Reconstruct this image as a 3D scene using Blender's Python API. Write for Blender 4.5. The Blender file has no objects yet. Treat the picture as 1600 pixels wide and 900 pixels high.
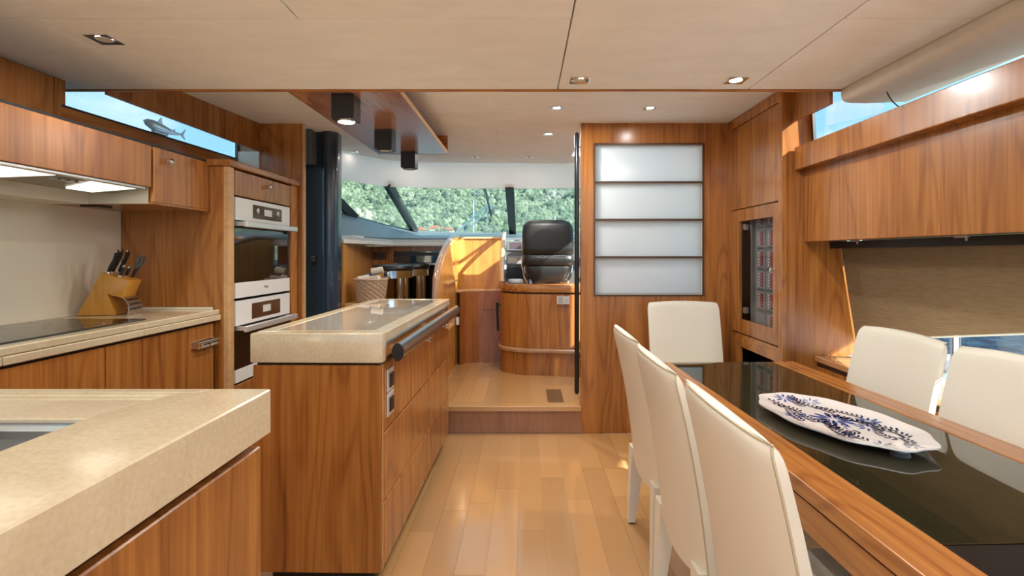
import bpy, bmesh, math, random
from mathutils import Vector, Matrix, noise as mnoise
random.seed(7)
S = bpy.context.scene
COL = S.collection
PI = math.pi

# ------------------------------------------------------------------ camera
cam_d = bpy.data.cameras.new('camera')
cam = bpy.data.objects.new('camera', cam_d)
COL.objects.link(cam)
cam.location = (0, 0, 1.2)
cam.rotation_euler = (PI/2, 0, 0)
cam_d.sensor_width = 36
cam_d.lens = 18.0
cam_d.shift_x = -0.0125
cam_d.shift_y = -0.0325
cam_d.clip_start = 0.02
cam_d.clip_end = 6000
S.camera = cam

# ------------------------------------------------------------------ colour management
vs = S.view_settings
vs.view_transform = 'Standard'
vs.look = 'None'
vs.gamma = 1.0
vs.use_curve_mapping = False
vs.exposure = 1.33

# ------------------------------------------------------------------ world: blue sky with thin cloud
W = bpy.data.worlds.new('sky')
S.world = W
W.use_nodes = True
nt = W.node_tree
nt.nodes.clear()
def wn(t, **kw):
    n = nt.nodes.new(t)
    for k, v in kw.items(): setattr(n, k, v)
    return n
w_tc = wn('ShaderNodeTexCoord')
w_map = wn('ShaderNodeMapping'); w_map.inputs['Scale'].default_value = (1.0, 1.0, 2.6)
w_no = wn('ShaderNodeTexNoise'); w_no.inputs['Scale'].default_value = 4.0; w_no.inputs['Detail'].default_value = 6; w_no.inputs['Roughness'].default_value = .55
w_r = wn('ShaderNodeValToRGB')
w_r.color_ramp.elements[0].position = .44; w_r.color_ramp.elements[0].color = (0, 0, 0, 1)
w_r.color_ramp.elements[1].position = .80; w_r.color_ramp.elements[1].color = (1, 1, 1, 1)
w_mix = wn('ShaderNodeMix', data_type='RGBA')
w_mix.inputs[6].default_value = (0.26, 0.56, 0.82, 1)
w_mix.inputs[7].default_value = (0.80, 0.88, 0.95, 1)
w_bg = wn('ShaderNodeBackground'); w_bg.inputs['Strength'].default_value = 0.74
w_out = wn('ShaderNodeOutputWorld')
L = nt.links.new
L(w_tc.outputs['Generated'], w_map.inputs['Vector']); L(w_map.outputs[0], w_no.inputs['Vector'])
L(w_no.outputs['Fac'], w_r.inputs[0]); L(w_r.outputs[0], w_mix.inputs[0])
L(w_mix.outputs[2], w_bg.inputs['Color']); L(w_bg.outputs[0], w_out.inputs[0])

# ------------------------------------------------------------------ sun, from starboard and aft
sun_d = bpy.data.lights.new('sun', 'SUN'); sun_d.energy = 8.0; sun_d.angle = .009; sun_d.color = (1, .97, .92)
sun = bpy.data.objects.new('sun', sun_d); COL.objects.link(sun)
sun.rotation_euler = Vector((1.2, -.75, .85)).to_track_quat('Z', 'Y').to_euler()
LAMP_W = 2.6        # watts of one ceiling downlight

# ================================================================== helpers
POS = {}            # world position of each object's origin while building (no rotations then)

class G:
    """collects shapes in one bmesh, in world (or local prototype) coordinates"""
    def __init__(self): self.b = bmesh.new()
    def box(self, x0, x1, y0, y1, z0, z1, bev=0, seg=1):
        if x0 > x1: x0, x1 = x1, x0
        if y0 > y1: y0, y1 = y1, y0
        if z0 > z1: z0, z1 = z1, z0
        t = bmesh.new()
        v = [t.verts.new(p) for p in ((x0,y0,z0),(x1,y0,z0),(x1,y1,z0),(x0,y1,z0),(x0,y0,z1),(x1,y0,z1),(x1,y1,z1),(x0,y1,z1))]
        for f in ((0,3,2,1),(4,5,6,7),(0,1,5,4),(1,2,6,5),(2,3,7,6),(3,0,4,7)): t.faces.new([v[i] for i in f])
        if bev: bmesh.ops.bevel(t, geom=list(t.edges), offset=bev, segments=seg, affect='EDGES', profile=.5)
        return self.join(t)
    def join(self, t, mat=None):
        if mat is not None: bmesh.ops.transform(t, matrix=mat, verts=t.verts)
        m = bpy.data.meshes.new('tmp'); t.to_mesh(m); t.free()
        self.b.from_mesh(m); bpy.data.meshes.remove(m)
        return self
    def prism(self, pts, axis, a0, a1, bev=0, seg=1):
        t = bmesh.new()
        def mk(p, a):
            if axis == 'z': return (p[0], p[1], a)
            if axis == 'y': return (p[0], a, p[1])
            return (a, p[0], p[1])
        lo = [t.verts.new(mk(p, a0)) for p in pts]; hi = [t.verts.new(mk(p, a1)) for p in pts]
        n = len(pts)
        t.faces.new(lo); t.faces.new(hi[::-1])
        for i in range(n): t.faces.new((lo[i], hi[i], hi[(i+1) % n], lo[(i+1) % n]))
        bmesh.ops.recalc_face_normals(t, faces=t.faces)
        if bev: bmesh.ops.bevel(t, geom=list(t.edges), offset=bev, segments=seg, affect='EDGES', profile=.5)
        return self.join(t)
    def hexa(self, lo, hi):
        """box-like solid from two quads of points"""
        t = bmesh.new()
        a = [t.verts.new(p) for p in lo]; c = [t.verts.new(p) for p in hi]
        n = len(a)
        t.faces.new(a[::-1]); t.faces.new(c)
        for i in range(n): t.faces.new((a[i], a[(i+1) % n], c[(i+1) % n], c[i]))
        bmesh.ops.recalc_face_normals(t, faces=t.faces)
        return self.join(t)
    def bar(self, p, q, w, h, up=(0,0,1)):
        p, q = Vector(p), Vector(q); d = (q-p).normalized(); u = Vector(up)
        s = d.cross(u).normalized(); u = s.cross(d).normalized()
        f = lambda c: [c - s*w/2 - u*h/2, c + s*w/2 - u*h/2, c + s*w/2 + u*h/2, c - s*w/2 + u*h/2]
        return self.hexa(f(p), f(q))
    def tube(self, pts, r, n=10, closed=False, sq=1.0):
        pts = [Vector(p) for p in pts]; m = len(pts)
        rs = r if isinstance(r, (list, tuple)) else [r]*m
        t = bmesh.new(); rings = []
        prev = None
        for i, p in enumerate(pts):
            if closed: d = (pts[(i+1) % m] - pts[i-1]).normalized()
            else: d = (pts[min(i+1, m-1)] - pts[max(i-1, 0)]).normalized()
            if prev is None:
                a = Vector((0,0,1)) if abs(d.z) < .9 else Vector((1,0,0))
                u = (a - d*a.dot(d)).normalized()
            else: u = (prev - d*prev.dot(d)).normalized()
            prev = u; v = d.cross(u)
            rings.append([t.verts.new(p + (u*math.cos(2*PI*k/n)*sq + v*math.sin(2*PI*k/n))*rs[i]) for k in range(n)])
        for i in range(m if closed else m-1):
            A, B = rings[i], rings[(i+1) % m]
            for k in range(n): t.faces.new((A[k], A[(k+1) % n], B[(k+1) % n], B[k]))
        if not closed: t.faces.new(rings[0][::-1]); t.faces.new(rings[-1])
        bmesh.ops.recalc_face_normals(t, faces=t.faces)
        return self.join(t)
    def lathe(self, prof, c=(0,0,0), axis='z', n=24, a0=0, flip=1):
        t = bmesh.new(); rings = []
        for r, z in prof:
            if r < 1e-6: rings.append([t.verts.new((0,0,z))])
            else: rings.append([t.verts.new((r*math.cos(2*PI*k/n+a0), r*math.sin(2*PI*k/n+a0), z)) for k in range(n)])
        for A, B in zip(rings, rings[1:]):
            for k in range(n):
                a, a2 = A[k % len(A)], A[(k+1) % len(A)]; b, b2 = B[k % len(B)], B[(k+1) % len(B)]
                q = [a, a2, b2, b]; u = []
                for x in q:
                    if x not in u: u.append(x)
                if len(u) > 2: t.faces.new(u)
        if len(rings[0]) > 1: t.faces.new(rings[0][::-1])
        if len(rings[-1]) > 1: t.faces.new(rings[-1])
        bmesh.ops.recalc_face_normals(t, faces=t.faces)
        R = Matrix.Identity(4)
        if axis == 'x': R = Matrix.Rotation(PI/2*flip, 4, 'Y')
        if axis == 'y': R = Matrix.Rotation(-PI/2*flip, 4, 'X')
        if axis == 'z' and flip < 0: R = Matrix.Rotation(PI, 4, 'X')
        return self.join(t, Matrix.Translation(c) @ R)
    def loft(self, rows, thick=0, close=False):
        """surface through rows of points; thick gives it a second skin along the normals"""
        t = bmesh.new()
        V = [[t.verts.new(p) for p in r] for r in rows]
        m = len(rows[0])
        for A, B in zip(V, V[1:]):
            for k in range(m if close else m-1): t.faces.new((A[k], A[(k+1) % m], B[(k+1) % m], B[k]))
        bmesh.ops.recalc_face_normals(t, faces=t.faces)
        if thick: bmesh.ops.solidify(t, geom=list(t.faces), thickness=thick)
        bmesh.ops.recalc_face_normals(t, faces=t.faces)
        return self.join(t)
    def poly(self, pts):
        self.b.faces.new([self.b.verts.new(p) for p in pts]); return self
    def xf(self, mat):
        bmesh.ops.transform(self.b, matrix=mat, verts=self.b.verts); return self
    def obj(self, name, mat, parent=None, smooth=False, ang=35):
        vs_ = self.b.verts
        lo = Vector((min(v.co[i] for v in vs_) for i in range(3))); hi = Vector((max(v.co[i] for v in vs_) for i in range(3)))
        o0 = Vector(((lo.x+hi.x)/2, (lo.y+hi.y)/2, lo.z))
        bmesh.ops.translate(self.b, vec=-o0, verts=vs_)
        me = bpy.data.meshes.new(name); self.b.to_mesh(me); self.b.free()
        if smooth:
            me.polygons.foreach_set('use_smooth', [True]*len(me.polygons))
            me.set_sharp_from_angle(angle=math.radians(ang))
        me.materials.append(mat)
        o = bpy.data.objects.new(name, me); COL.objects.link(o)
        POS[o] = o0
        if parent is not None:
            o.parent = parent; o.location = o0 - POS[parent]
        else: o.location = o0
        return o

def tag(o, label, cat=None, group=None, kind=None):
    o['label'] = label
    if cat: o['category'] = cat
    if group: o['group'] = group
    if kind: o['kind'] = kind
    return o
def thing(name, label, cat, loc=(0,0,0), group=None):
    o = bpy.data.objects.new(name, None); COL.objects.link(o); o.empty_display_size = .05
    o.location = loc; POS[o] = Vector(loc)
    return tag(o, label, cat, group)
def struct(o, label): return tag(o, label, None, None, 'structure')
def setting(name, label, loc=(0,0,0)):
    o = bpy.data.objects.new(name, None); COL.objects.link(o); o.empty_display_size = .05
    o.location = loc; POS[o] = Vector(loc); o['label'] = label; o['kind'] = 'structure'
    return o
def kids(o): return [c for c in bpy.data.objects if c.parent == o]
def copy_tree(o, parent=None):
    c = o.copy(); COL.objects.link(c)
    if parent is not None: c.parent = parent
    for k in kids(o): copy_tree(k, c)
    return c
def B(*a, **k): return G().box(*a, **k)

# ================================================================== materials
def mat_new(name):
    m = bpy.data.materials.new(name); m.use_nodes = True
    m.node_tree.nodes.clear()
    return m, m.node_tree
def nd(t, ty, **kw):
    n = t.nodes.new(ty)
    for k, v in kw.items(): setattr(n, k, v)
    return n
def principled(t, **kw):
    p = nd(t, 'ShaderNodeBsdfPrincipled'); o = nd(t, 'ShaderNodeOutputMaterial')
    t.links.new(p.outputs[0], o.inputs[0])
    for k, v in kw.items(): p.inputs[k.replace('_', ' ')].default_value = v
    return p
def rgba(c): return (c[0], c[1], c[2], 1)
def plain(name, col, rough=.5, metal=0, var=.06, vscale=6, bump=0, bscale=200, **kw):
    m, t = mat_new(name)
    p = principled(t, Roughness=rough, Metallic=metal, **kw)
    tc = nd(t, 'ShaderNodeTexCoord')
    no = nd(t, 'ShaderNodeTexNoise'); no.inputs['Scale'].default_value = vscale; no.inputs['Detail'].default_value = 4
    t.links.new(tc.outputs['Object'], no.inputs['Vector'])
    mx = nd(t, 'ShaderNodeMix', data_type='RGBA')
    mx.inputs[6].default_value = rgba([c*(1-var) for c in col]); mx.inputs[7].default_value = rgba([min(1, c*(1+var)) for c in col])
    t.links.new(no.outputs['Fac'], mx.inputs[0]); t.links.new(mx.outputs[2], p.inputs['Base Color'])
    if bump:
        n2 = nd(t, 'ShaderNodeTexNoise'); n2.inputs['Scale'].default_value = bscale; n2.inputs['Detail'].default_value = 3
        t.links.new(tc.outputs['Object'], n2.inputs['Vector'])
        bp = nd(t, 'ShaderNodeBump'); bp.inputs['Strength'].default_value = bump; bp.inputs['Distance'].default_value = .002
        t.links.new(n2.outputs['Fac'], bp.inputs['Height']); t.links.new(bp.outputs[0], p.inputs['Normal'])
    return m
def wood(name, axis, light, dark, rough=.26, scale=1.0, rings=11.0, coat=.28, streak=.85, contrast=1.0, crough=.22):
    m, t = mat_new(name); lk = t.links.new
    p = principled(t, Roughness=rough, Coat_Weight=coat, Coat_Roughness=crough)
    tc = nd(t, 'ShaderNodeTexCoord'); oi = nd(t, 'ShaderNodeObjectInfo')
    mul = nd(t, 'ShaderNodeMath', operation='MULTIPLY'); mul.inputs[1].default_value = 37.0
    lk(oi.outputs['Random'], mul.inputs[0])
    add = nd(t, 'ShaderNodeVectorMath', operation='ADD'); lk(tc.outputs['Object'], add.inputs[0]); lk(mul.outputs[0], add.inputs[1])
    def mapped(al):
        mp = nd(t, 'ShaderNodeMapping'); s = [1, 1, 1]; s['xyz'.index(axis)] = al
        mp.inputs['Scale'].default_value = s; lk(add.outputs[0], mp.inputs['Vector']); return mp
    m1, m2 = mapped(.16), mapped(.025)
    n1 = nd(t, 'ShaderNodeTexNoise'); n1.inputs['Scale'].default_value = 4.2*scale; n1.inputs['Detail'].default_value = 1.2; n1.inputs['Distortion'].default_value = .25
    lk(m1.outputs[0], n1.inputs['Vector'])
    k = nd(t, 'ShaderNodeMath', operation='MULTIPLY'); k.inputs[1].default_value = rings*2*PI; lk(n1.outputs['Fac'], k.inputs[0])
    si = nd(t, 'ShaderNodeMath', operation='SINE'); lk(k.outputs[0], si.inputs[0])
    mr = nd(t, 'ShaderNodeMapRange'); mr.inputs['From Min'].default_value = -1; lk(si.outputs[0], mr.inputs['Value'])
    pw = nd(t, 'ShaderNodeMath', operation='POWER'); pw.inputs[1].default_value = 4.0; lk(mr.outputs[0], pw.inputs[0])
    n2 = nd(t, 'ShaderNodeTexNoise'); n2.inputs['Scale'].default_value = 70*scale; n2.inputs['Detail'].default_value = 4; n2.inputs['Roughness'].default_value = .65
    lk(m2.outputs[0], n2.inputs['Vector'])
    n3 = nd(t, 'ShaderNodeTexNoise'); n3.inputs['Scale'].default_value = 9*scale; n3.inputs['Detail'].default_value = 2; lk(m2.outputs[0], n3.inputs['Vector'])
    a1 = nd(t, 'ShaderNodeMath', operation='MULTIPLY'); a1.inputs[1].default_value = .17*contrast; lk(pw.outputs[0], a1.inputs[0])
    a2 = nd(t, 'ShaderNodeMath', operation='MULTIPLY_ADD'); a2.inputs[1].default_value = streak; lk(n2.outputs['Fac'], a2.inputs[0]); lk(a1.outputs[0], a2.inputs[2])
    a3 = nd(t, 'ShaderNodeMath', operation='MULTIPLY_ADD'); a3.inputs[1].default_value = .55*contrast; lk(n3.outputs['Fac'], a3.inputs[0]); lk(a2.outputs[0], a3.inputs[2])
    rp = nd(t, 'ShaderNodeMapRange'); rp.inputs['From Min'].default_value = .48; rp.inputs['From Max'].default_value = 1.10; lk(a3.outputs[0], rp.inputs['Value'])
    mx = nd(t, 'ShaderNodeMix', data_type='RGBA'); mx.inputs[6].default_value = rgba(light); mx.inputs[7].default_value = rgba(dark)
    lk(rp.outputs[0], mx.inputs[0])
    hv = nd(t, 'ShaderNodeHueSaturation'); lk(mx.outputs[2], hv.inputs['Color'])
    vr = nd(t, 'ShaderNodeMapRange'); vr.inputs['To Min'].default_value = .90; vr.inputs['To Max'].default_value = 1.10; lk(oi.outputs['Random'], vr.inputs['Value']); lk(vr.outputs[0], hv.inputs['Value'])
    lk(hv.outputs[0], p.inputs['Base Color'])
    bp = nd(t, 'ShaderNodeBump'); bp.inputs['Strength'].default_value = .05; bp.inputs['Distance'].default_value = .001; lk(n2.outputs['Fac'], bp.inputs['Height']); lk(bp.outputs[0], p.inputs['Normal'])
    return m
TL, TD = (.52, .215, .050), (.20, .057, .0105)
TZ = wood('teak_vertical', 'z', TL, TD)
TY = wood('teak_lengthwise', 'y', TL, TD)
TX = wood('teak_crosswise', 'x', TL, TD)
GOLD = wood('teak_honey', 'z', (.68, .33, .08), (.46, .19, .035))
PLK = wood('oak_plank', 'y', (.56, .315, .125), (.41, .21, .074), rough=.26, scale=1.3, rings=6, coat=.9, streak=.45, contrast=.6, crough=.10)
PLKD = wood('walnut_plank', 'y', (.20, .11, .05), (.11, .055, .025), rough=.3)
RISER = wood('riser_veneer', 'z', (.40, .20, .11), (.27, .12, .06), rough=.4)
TRIMW = wood('pale_edge_wood', 'y', (.72, .45, .22), (.55, .31, .13), rough=.3)
BLOCKW = wood('knife_block_beech', 'z', (.66, .33, .05), (.50, .22, .03), rough=.35)
CARC = plain('carcass_shadow_gap', (.05, .022, .012), .6)
CEIL = None
def suede(name, col):
    m, t = mat_new(name); lk = t.links.new
    p = principled(t, Roughness=.85)
    tc = nd(t, 'ShaderNodeTexCoord'); oi = nd(t, 'ShaderNodeObjectInfo')
    ad = nd(t, 'ShaderNodeVectorMath', operation='ADD'); lk(tc.outputs['Object'], ad.inputs[0]); lk(oi.outputs['Random'], ad.inputs[1])
    mp = nd(t, 'ShaderNodeMapping'); mp.inputs['Scale'].default_value = (1, 2.5, 1); lk(ad.outputs[0], mp.inputs['Vector'])
    n = nd(t, 'ShaderNodeTexNoise'); n.inputs['Scale'].default_value = 3.5; n.inputs['Detail'].default_value = 7; n.inputs['Roughness'].default_value = .62; n.inputs['Distortion'].default_value = .8
    lk(mp.outputs[0], n.inputs['Vector'])
    mx = nd(t, 'ShaderNodeMix', data_type='RGBA'); mx.inputs[6].default_value = rgba([c*.88 for c in col]); mx.inputs[7].default_value = rgba([min(1, c*1.1) for c in col])
    lk(n.outputs['Fac'], mx.inputs[0]); lk(mx.outputs[2], p.inputs['Base Color'])
    bp = nd(t, 'ShaderNodeBump'); bp.inputs['Strength'].default_value = .1; bp.inputs['Distance'].default_value = .003; lk(n.outputs['Fac'], bp.inputs['Height']); lk(bp.outputs[0], p.inputs['Normal'])
    return m
CEIL = suede('ceiling_suede', (.86, .86, .83))
CEILB = suede('ceiling_suede_backing', (.42, .37, .31))
COVE = suede('cove_vinyl', (.76, .71, .62))
CREAM = plain('cream_laminate', (.80, .76, .62), .28, var=.02)
STONE = None
def stone():
    m, t = mat_new('beige_stone'); lk = t.links.new
    p = principled(t, Roughness=.16, Coat_Weight=.3, Coat_Roughness=.06)
    tc = nd(t, 'ShaderNodeTexCoord')
    n1 = nd(t, 'ShaderNodeTexNoise'); n1.inputs['Scale'].default_value = 110; n1.inputs['Detail'].default_value = 5; lk(tc.outputs['Object'], n1.inputs['Vector'])
    n2 = nd(t, 'ShaderNodeTexNoise'); n2.inputs['Scale'].default_value = 7; n2.inputs['Detail'].default_value = 5; n2.inputs['Distortion'].default_value = 1; lk(tc.outputs['Object'], n2.inputs['Vector'])
    av = nd(t, 'ShaderNodeMath', operation='ADD'); lk(n1.outputs['Fac'], av.inputs[0]); lk(n2.outputs['Fac'], av.inputs[1])
    mr = nd(t, 'ShaderNodeMapRange'); mr.inputs['From Min'].default_value = .7; mr.inputs['From Max'].default_value = 1.3; lk(av.outputs[0], mr.inputs['Value'])
    mx = nd(t, 'ShaderNodeMix', data_type='RGBA'); mx.inputs[6].default_value = (.58, .48, .315, 1); mx.inputs[7].default_value = (.70, .61, .44, 1)
    lk(mr.outputs[0], mx.inputs[0]); lk(mx.outputs[2], p.inputs['Base Color'])
    return m
STONE = stone()
LEATHER = plain('ivory_leather', (.82, .79, .68), .38, var=.03, bump=.08, bscale=260)
SEAM = plain('leather_piping', (.50, .43, .29), .45)
BLKLEA = plain('black_leather', (.013, .014, .013), .36, var=.2, bump=.15, bscale=180)
CHROME = plain('chrome', (.82, .82, .82), .10, metal=1, var=.02)
STEEL = plain('brushed_steel', (.62, .62, .61), .28, metal=1, var=.05)
DSTEEL = plain('dark_bronze_rail', (.24, .225, .22), .22, metal=.8)
BLACK = plain('black_plastic', (.012, .012, .013), .4, var=.1)
BLKMET = plain('black_metal', (.02, .022, .024), .3, metal=.3)
BGLASS = plain('black_glass', (.006, .006, .005), .03, var=.1, IOR=1.75)
TGLASS = plain('smoked_table_glass', (.030, .026, .012), .012, var=.1, IOR=1.95)
TBLACK = plain('glass_dark_reflection', (.003, .003, .003), .3, var=.1)  # black colour stands in for a dark reflection in the near glass
OGLASS = plain('oven_glass', (.02, .012, .008), .03, var=.1, IOR=2.4)
DISPLAY = plain('oven_display', (.10, .045, .025), .1, var=.3)
WHITEG = plain('white_appliance', (.85, .85, .84), .18, var=.02)
NAVY = plain('navy_gloss_panel', (.026, .046, .072), .22, var=.1, Coat_Weight=.5)
GREYP = plain('grey_panel', (.13, .14, .145), .35)
DASH = plain('dashboard_vinyl', (.16, .20, .22), .45)
LEDGE = plain('pale_ledge', (.70, .68, .62), .3)
GREYEQ = plain('equipment_grey', (.22, .22, .215), .4, var=.1)
REDSW = plain('red_switch', (.33, .02, .025), .3)
WHITE = plain('white_plastic', (.82, .82, .80), .35)
GEL = plain('white_gelcoat', (.82, .83, .84), .25)
LABELW = plain('sticker_paper', (.72, .72, .70), .5)
INK = plain('grey_print', (.16, .16, .17), .6)
BLUE1 = plain('cobalt_glaze', (.05, .09, .34), .12)
BLUE2 = plain('navy_glaze', (.018, .025, .07), .12)
BLUE3 = plain('pale_blue_glaze', (.22, .30, .55), .12)
PORC = plain('white_porcelain', (.86, .85, .84), .1, var=.01, Coat_Weight=.5)
TOWEL = plain('beige_towel', (.70, .64, .56), .9, var=.2, vscale=40)
SHARKM = plain('grey_shark_glass', (.80, .84, .86), .25, var=.15, Transmission_Weight=.7)
def emit(name, col, s):
    m, t = mat_new(name)
    e = nd(t, 'ShaderNodeEmission'); e.inputs[0].default_value = rgba(col); e.inputs[1].default_value = s
    o = nd(t, 'ShaderNodeOutputMaterial'); t.links.new(e.outputs[0], o.inputs[0]); return m
LENS = emit('lit_lamp_lens', (1, .90, .72), 3.0)
LENSD = plain('unlit_lamp_lens', (.62, .58, .50), .3)
HOODL = emit('hood_lamp_diffuser', (1, .93, .76), .8)
def clear_glass(name, tint, refl=.5):
    m, t = mat_new(name); lk = t.links.new
    a = nd(t, 'ShaderNodeBsdfTransparent'); a.inputs[0].default_value = rgba(tint)
    g = nd(t, 'ShaderNodeBsdfGlossy'); g.inputs['Roughness'].default_value = .01
    f = nd(t, 'ShaderNodeFresnel'); f.inputs[0].default_value = 1.45
    k = nd(t, 'ShaderNodeMath', operation='MULTIPLY'); k.inputs[1].default_value = refl; lk(f.outputs[0], k.inputs[0])
    mx = nd(t, 'ShaderNodeMixShader'); lk(k.outputs[0], mx.inputs[0]); lk(a.outputs[0], mx.inputs[1]); lk(g.outputs[0], mx.inputs[2])
    o = nd(t, 'ShaderNodeOutputMaterial'); lk(mx.outputs[0], o.inputs[0]); return m
GLASS = clear_glass('clear_glass', (.97, .98, .98), .25)
WSGLASS = clear_glass('tinted_windscreen_glass', (.90, .95, .92))
def frosted():
    m, t = mat_new('frosted_glass'); lk = t.links.new
    a = nd(t, 'ShaderNodeBsdfTranslucent'); a.inputs[0].default_value = (.95, .99, 1, 1)
    d = nd(t, 'ShaderNodeBsdfDiffuse'); d.inputs[0].default_value = (.75, .79, .81, 1)
    g = nd(t, 'ShaderNodeBsdfGlossy'); g.inputs['Roughness'].default_value = .18
    m1 = nd(t, 'ShaderNodeMixShader'); m1.inputs[0].default_value = .12; lk(a.outputs[0], m1.inputs[1]); lk(d.outputs[0], m1.inputs[2])
    m2 = nd(t, 'ShaderNodeMixShader'); m2.inputs[0].default_value = .02; lk(m1.outputs[0], m2.inputs[1]); lk(g.outputs[0], m2.inputs[2])
    o = nd(t, 'ShaderNodeOutputMaterial'); lk(m2.outputs[0], o.inputs[0]); return m
FROST = frosted()
def woven_blind():
    m, t = mat_new('woven_blind'); lk = t.links.new
    tc = nd(t, 'ShaderNodeTexCoord'); mp = nd(t, 'ShaderNodeMapping'); mp.inputs['Scale'].default_value = (1, .12, 1); lk(tc.outputs['Object'], mp.inputs[0])
    n = nd(t, 'ShaderNodeTexNoise'); n.inputs['Scale'].default_value = 120; n.inputs['Detail'].default_value = 3; lk(mp.outputs[0], n.inputs['Vector'])
    mx = nd(t, 'ShaderNodeMix', data_type='RGBA'); mx.inputs[6].default_value = (.20, .145, .085, 1); mx.inputs[7].default_value = (.33, .26, .165, 1); lk(n.outputs['Fac'], mx.inputs[0])
    d = nd(t, 'ShaderNodeBsdfDiffuse'); lk(mx.outputs[2], d.inputs[0])
    a = nd(t, 'ShaderNodeBsdfTranslucent'); lk(mx.outputs[2], a.inputs[0])
    m1 = nd(t, 'ShaderNodeMixShader'); m1.inputs[0].default_value = .22; lk(d.outputs[0], m1.inputs[1]); lk(a.outputs[0], m1.inputs[2])
    o = nd(t, 'ShaderNodeOutputMaterial'); lk(m1.outputs[0], o.inputs[0]); return m
BLIND = woven_blind()
def wicker():
    m, t = mat_new('wicker'); lk = t.links.new
    p = principled(t, Roughness=.6)
    tc = nd(t, 'ShaderNodeTexCoord')
    n = nd(t, 'ShaderNodeTexNoise'); n.inputs['Scale'].default_value = 60; lk(tc.outputs['Object'], n.inputs['Vector'])
    mx = nd(t, 'ShaderNodeMix', data_type='RGBA'); mx.inputs[6].default_value = (.48, .32, .20, 1); mx.inputs[7].default_value = (.70, .54, .40, 1)
    lk(n.outputs['Fac'], mx.inputs[0]); lk(mx.outputs[2], p.inputs['Base Color']); return m
WICKER = wicker()
def sea_mat():
    m, t = mat_new('sea_water'); lk = t.links.new
    p = principled(t, Roughness=.5, IOR=1.33, Specular_IOR_Level=.03)
    tc = nd(t, 'ShaderNodeTexCoord')
    n = nd(t, 'ShaderNodeTexNoise'); n.inputs['Scale'].default_value = 1.6; n.inputs['Detail'].default_value = 8; n.inputs['Roughness'].default_value = .6; lk(tc.outputs['Object'], n.inputs['Vector'])
    mx = nd(t, 'ShaderNodeMix', data_type='RGBA'); mx.inputs[6].default_value = (.003, .024, .048, 1); mx.inputs[7].default_value = (.035, .10, .145, 1); wr_ = nd(t, 'ShaderNodeMapRange'); wr_.inputs['From Min'].default_value = .42; wr_.inputs['From Max'].default_value = .75; lk(n.outputs['Fac'], wr_.inputs['Value']); lk(wr_.outputs[0], mx.inputs[0]); lk(mx.outputs[2], p.inputs['Base Color'])
    bp = nd(t, 'ShaderNodeBump'); bp.inputs['Strength'].default_value = .9; bp.inputs['Distance'].default_value = .35; lk(n.outputs['Fac'], bp.inputs['Height']); lk(bp.outputs[0], p.inputs['Normal'])
    return m
SEA = sea_mat()
def hill_mat():
    m, t = mat_new('wooded_hillside'); lk = t.links.new
    p = principled(t, Roughness=.9)
    tc = nd(t, 'ShaderNodeTexCoord')
    v = nd(t, 'ShaderNodeTexVoronoi'); v.inputs['Scale'].default_value = .11; lk(tc.outputs['Object'], v.inputs['Vector'])
    n = nd(t, 'ShaderNodeTexNoise'); n.inputs['Scale'].default_value = .018; n.inputs['Detail'].default_value = 8; n.inputs['Roughness'].default_value = .65; lk(tc.outputs['Object'], n.inputs['Vector'])
    r1 = nd(t, 'ShaderNodeValToRGB'); lk(v.outputs['Color'], r1.inputs[0])
    r1.color_ramp.elements[0].color = (.028, .07, .04, 1); r1.color_ramp.elements[1].color = (.26, .31, .20, 1)
    r2 = nd(t, 'ShaderNodeValToRGB'); lk(n.outputs['Fac'], r2.inputs[0]); r2.color_ramp.elements[0].position = .56; r2.color_ramp.elements[1].position = .68
    mx = nd(t, 'ShaderNodeMix', data_type='RGBA'); mx.inputs[7].default_value = (.36, .36, .31, 1); lk(r2.outputs[0], mx.inputs[0]); lk(r1.outputs[0], mx.inputs[6])
    lk(mx.outputs[2], p.inputs['Base Color'])
    bp = nd(t, 'ShaderNodeBump'); bp.inputs['Strength'].default_value = .5; bp.inputs['Distance'].default_value = 3.0; bp.invert = True; lk(v.outputs['Distance'], bp.inputs['Height']); lk(bp.outputs[0], p.inputs['Normal'])
    return m
HILL = hill_mat()
HOUSEW = plain('house_render', (.75, .72, .66), .8); HOUSER = plain('house_roof_tile', (.45, .20, .12), .8)

# ================================================================== setting: floors
fl = B(-2.15, 1.95, -4.5, 3.44, -.06, -.004).obj('floor', PLK); struct(fl, 'light oak plank floor of the saloon')
xs = -.62; i = 0
while xs < 1.5:
    w = .118
    y = .15 + random.uniform(-.6, 0)
    while y < 3.435:
        l = random.choice((.55, .8, 1.0, 1.25)); y1 = min(3.436, y+l)
        if 3.436 - y1 < .18: y1 = 3.436
        B(xs, xs+w-.0012, y, y1-.0012, -.004, 0.0).obj('plank', PLK, fl)
        y = y1
    xs += w
pf = B(-2.0, 1.95, 3.46, 5.6, .10, .181).obj('floor_raised', PLK); struct(pf, 'raised oak floor of the helm platform')
xs = -1.05
while xs < .62:
    y = 3.52 - random.uniform(0, .5)
    while y < 4.98:
        l = random.choice((.5, .7, .9)); y1 = min(5.0, y+l)
        if 5.0-y1 < .15: y1 = 5.0
        a = max(y, 3.52)
        if y1 - a > .02:
            dk = (xs < .22 < xs+.11 and a <= 3.6)
            if dk:
                B(xs, xs+.11-.0012, 3.52, 3.86, .181, .185).obj('plank', PLKD, pf)
                if y1 > 3.9: B(xs, xs+.11-.0012, 3.8612, y1-.0012, .181, .185).obj('plank', PLK, pf)
                else: y1 = 3.8612
            else: B(xs, xs+.11-.0012, a, y1-.0012, .181, .185).obj('plank', PLK, pf)
        y = y1
    xs += .11
st = setting('trim_1', 'wooden step with reddish veneered riser and pale oak nosing', (-.05, 3.44, 0))
B(-.62, .378, 3.442, 3.47, 0, .15).obj('riser', RISER, st)
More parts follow.
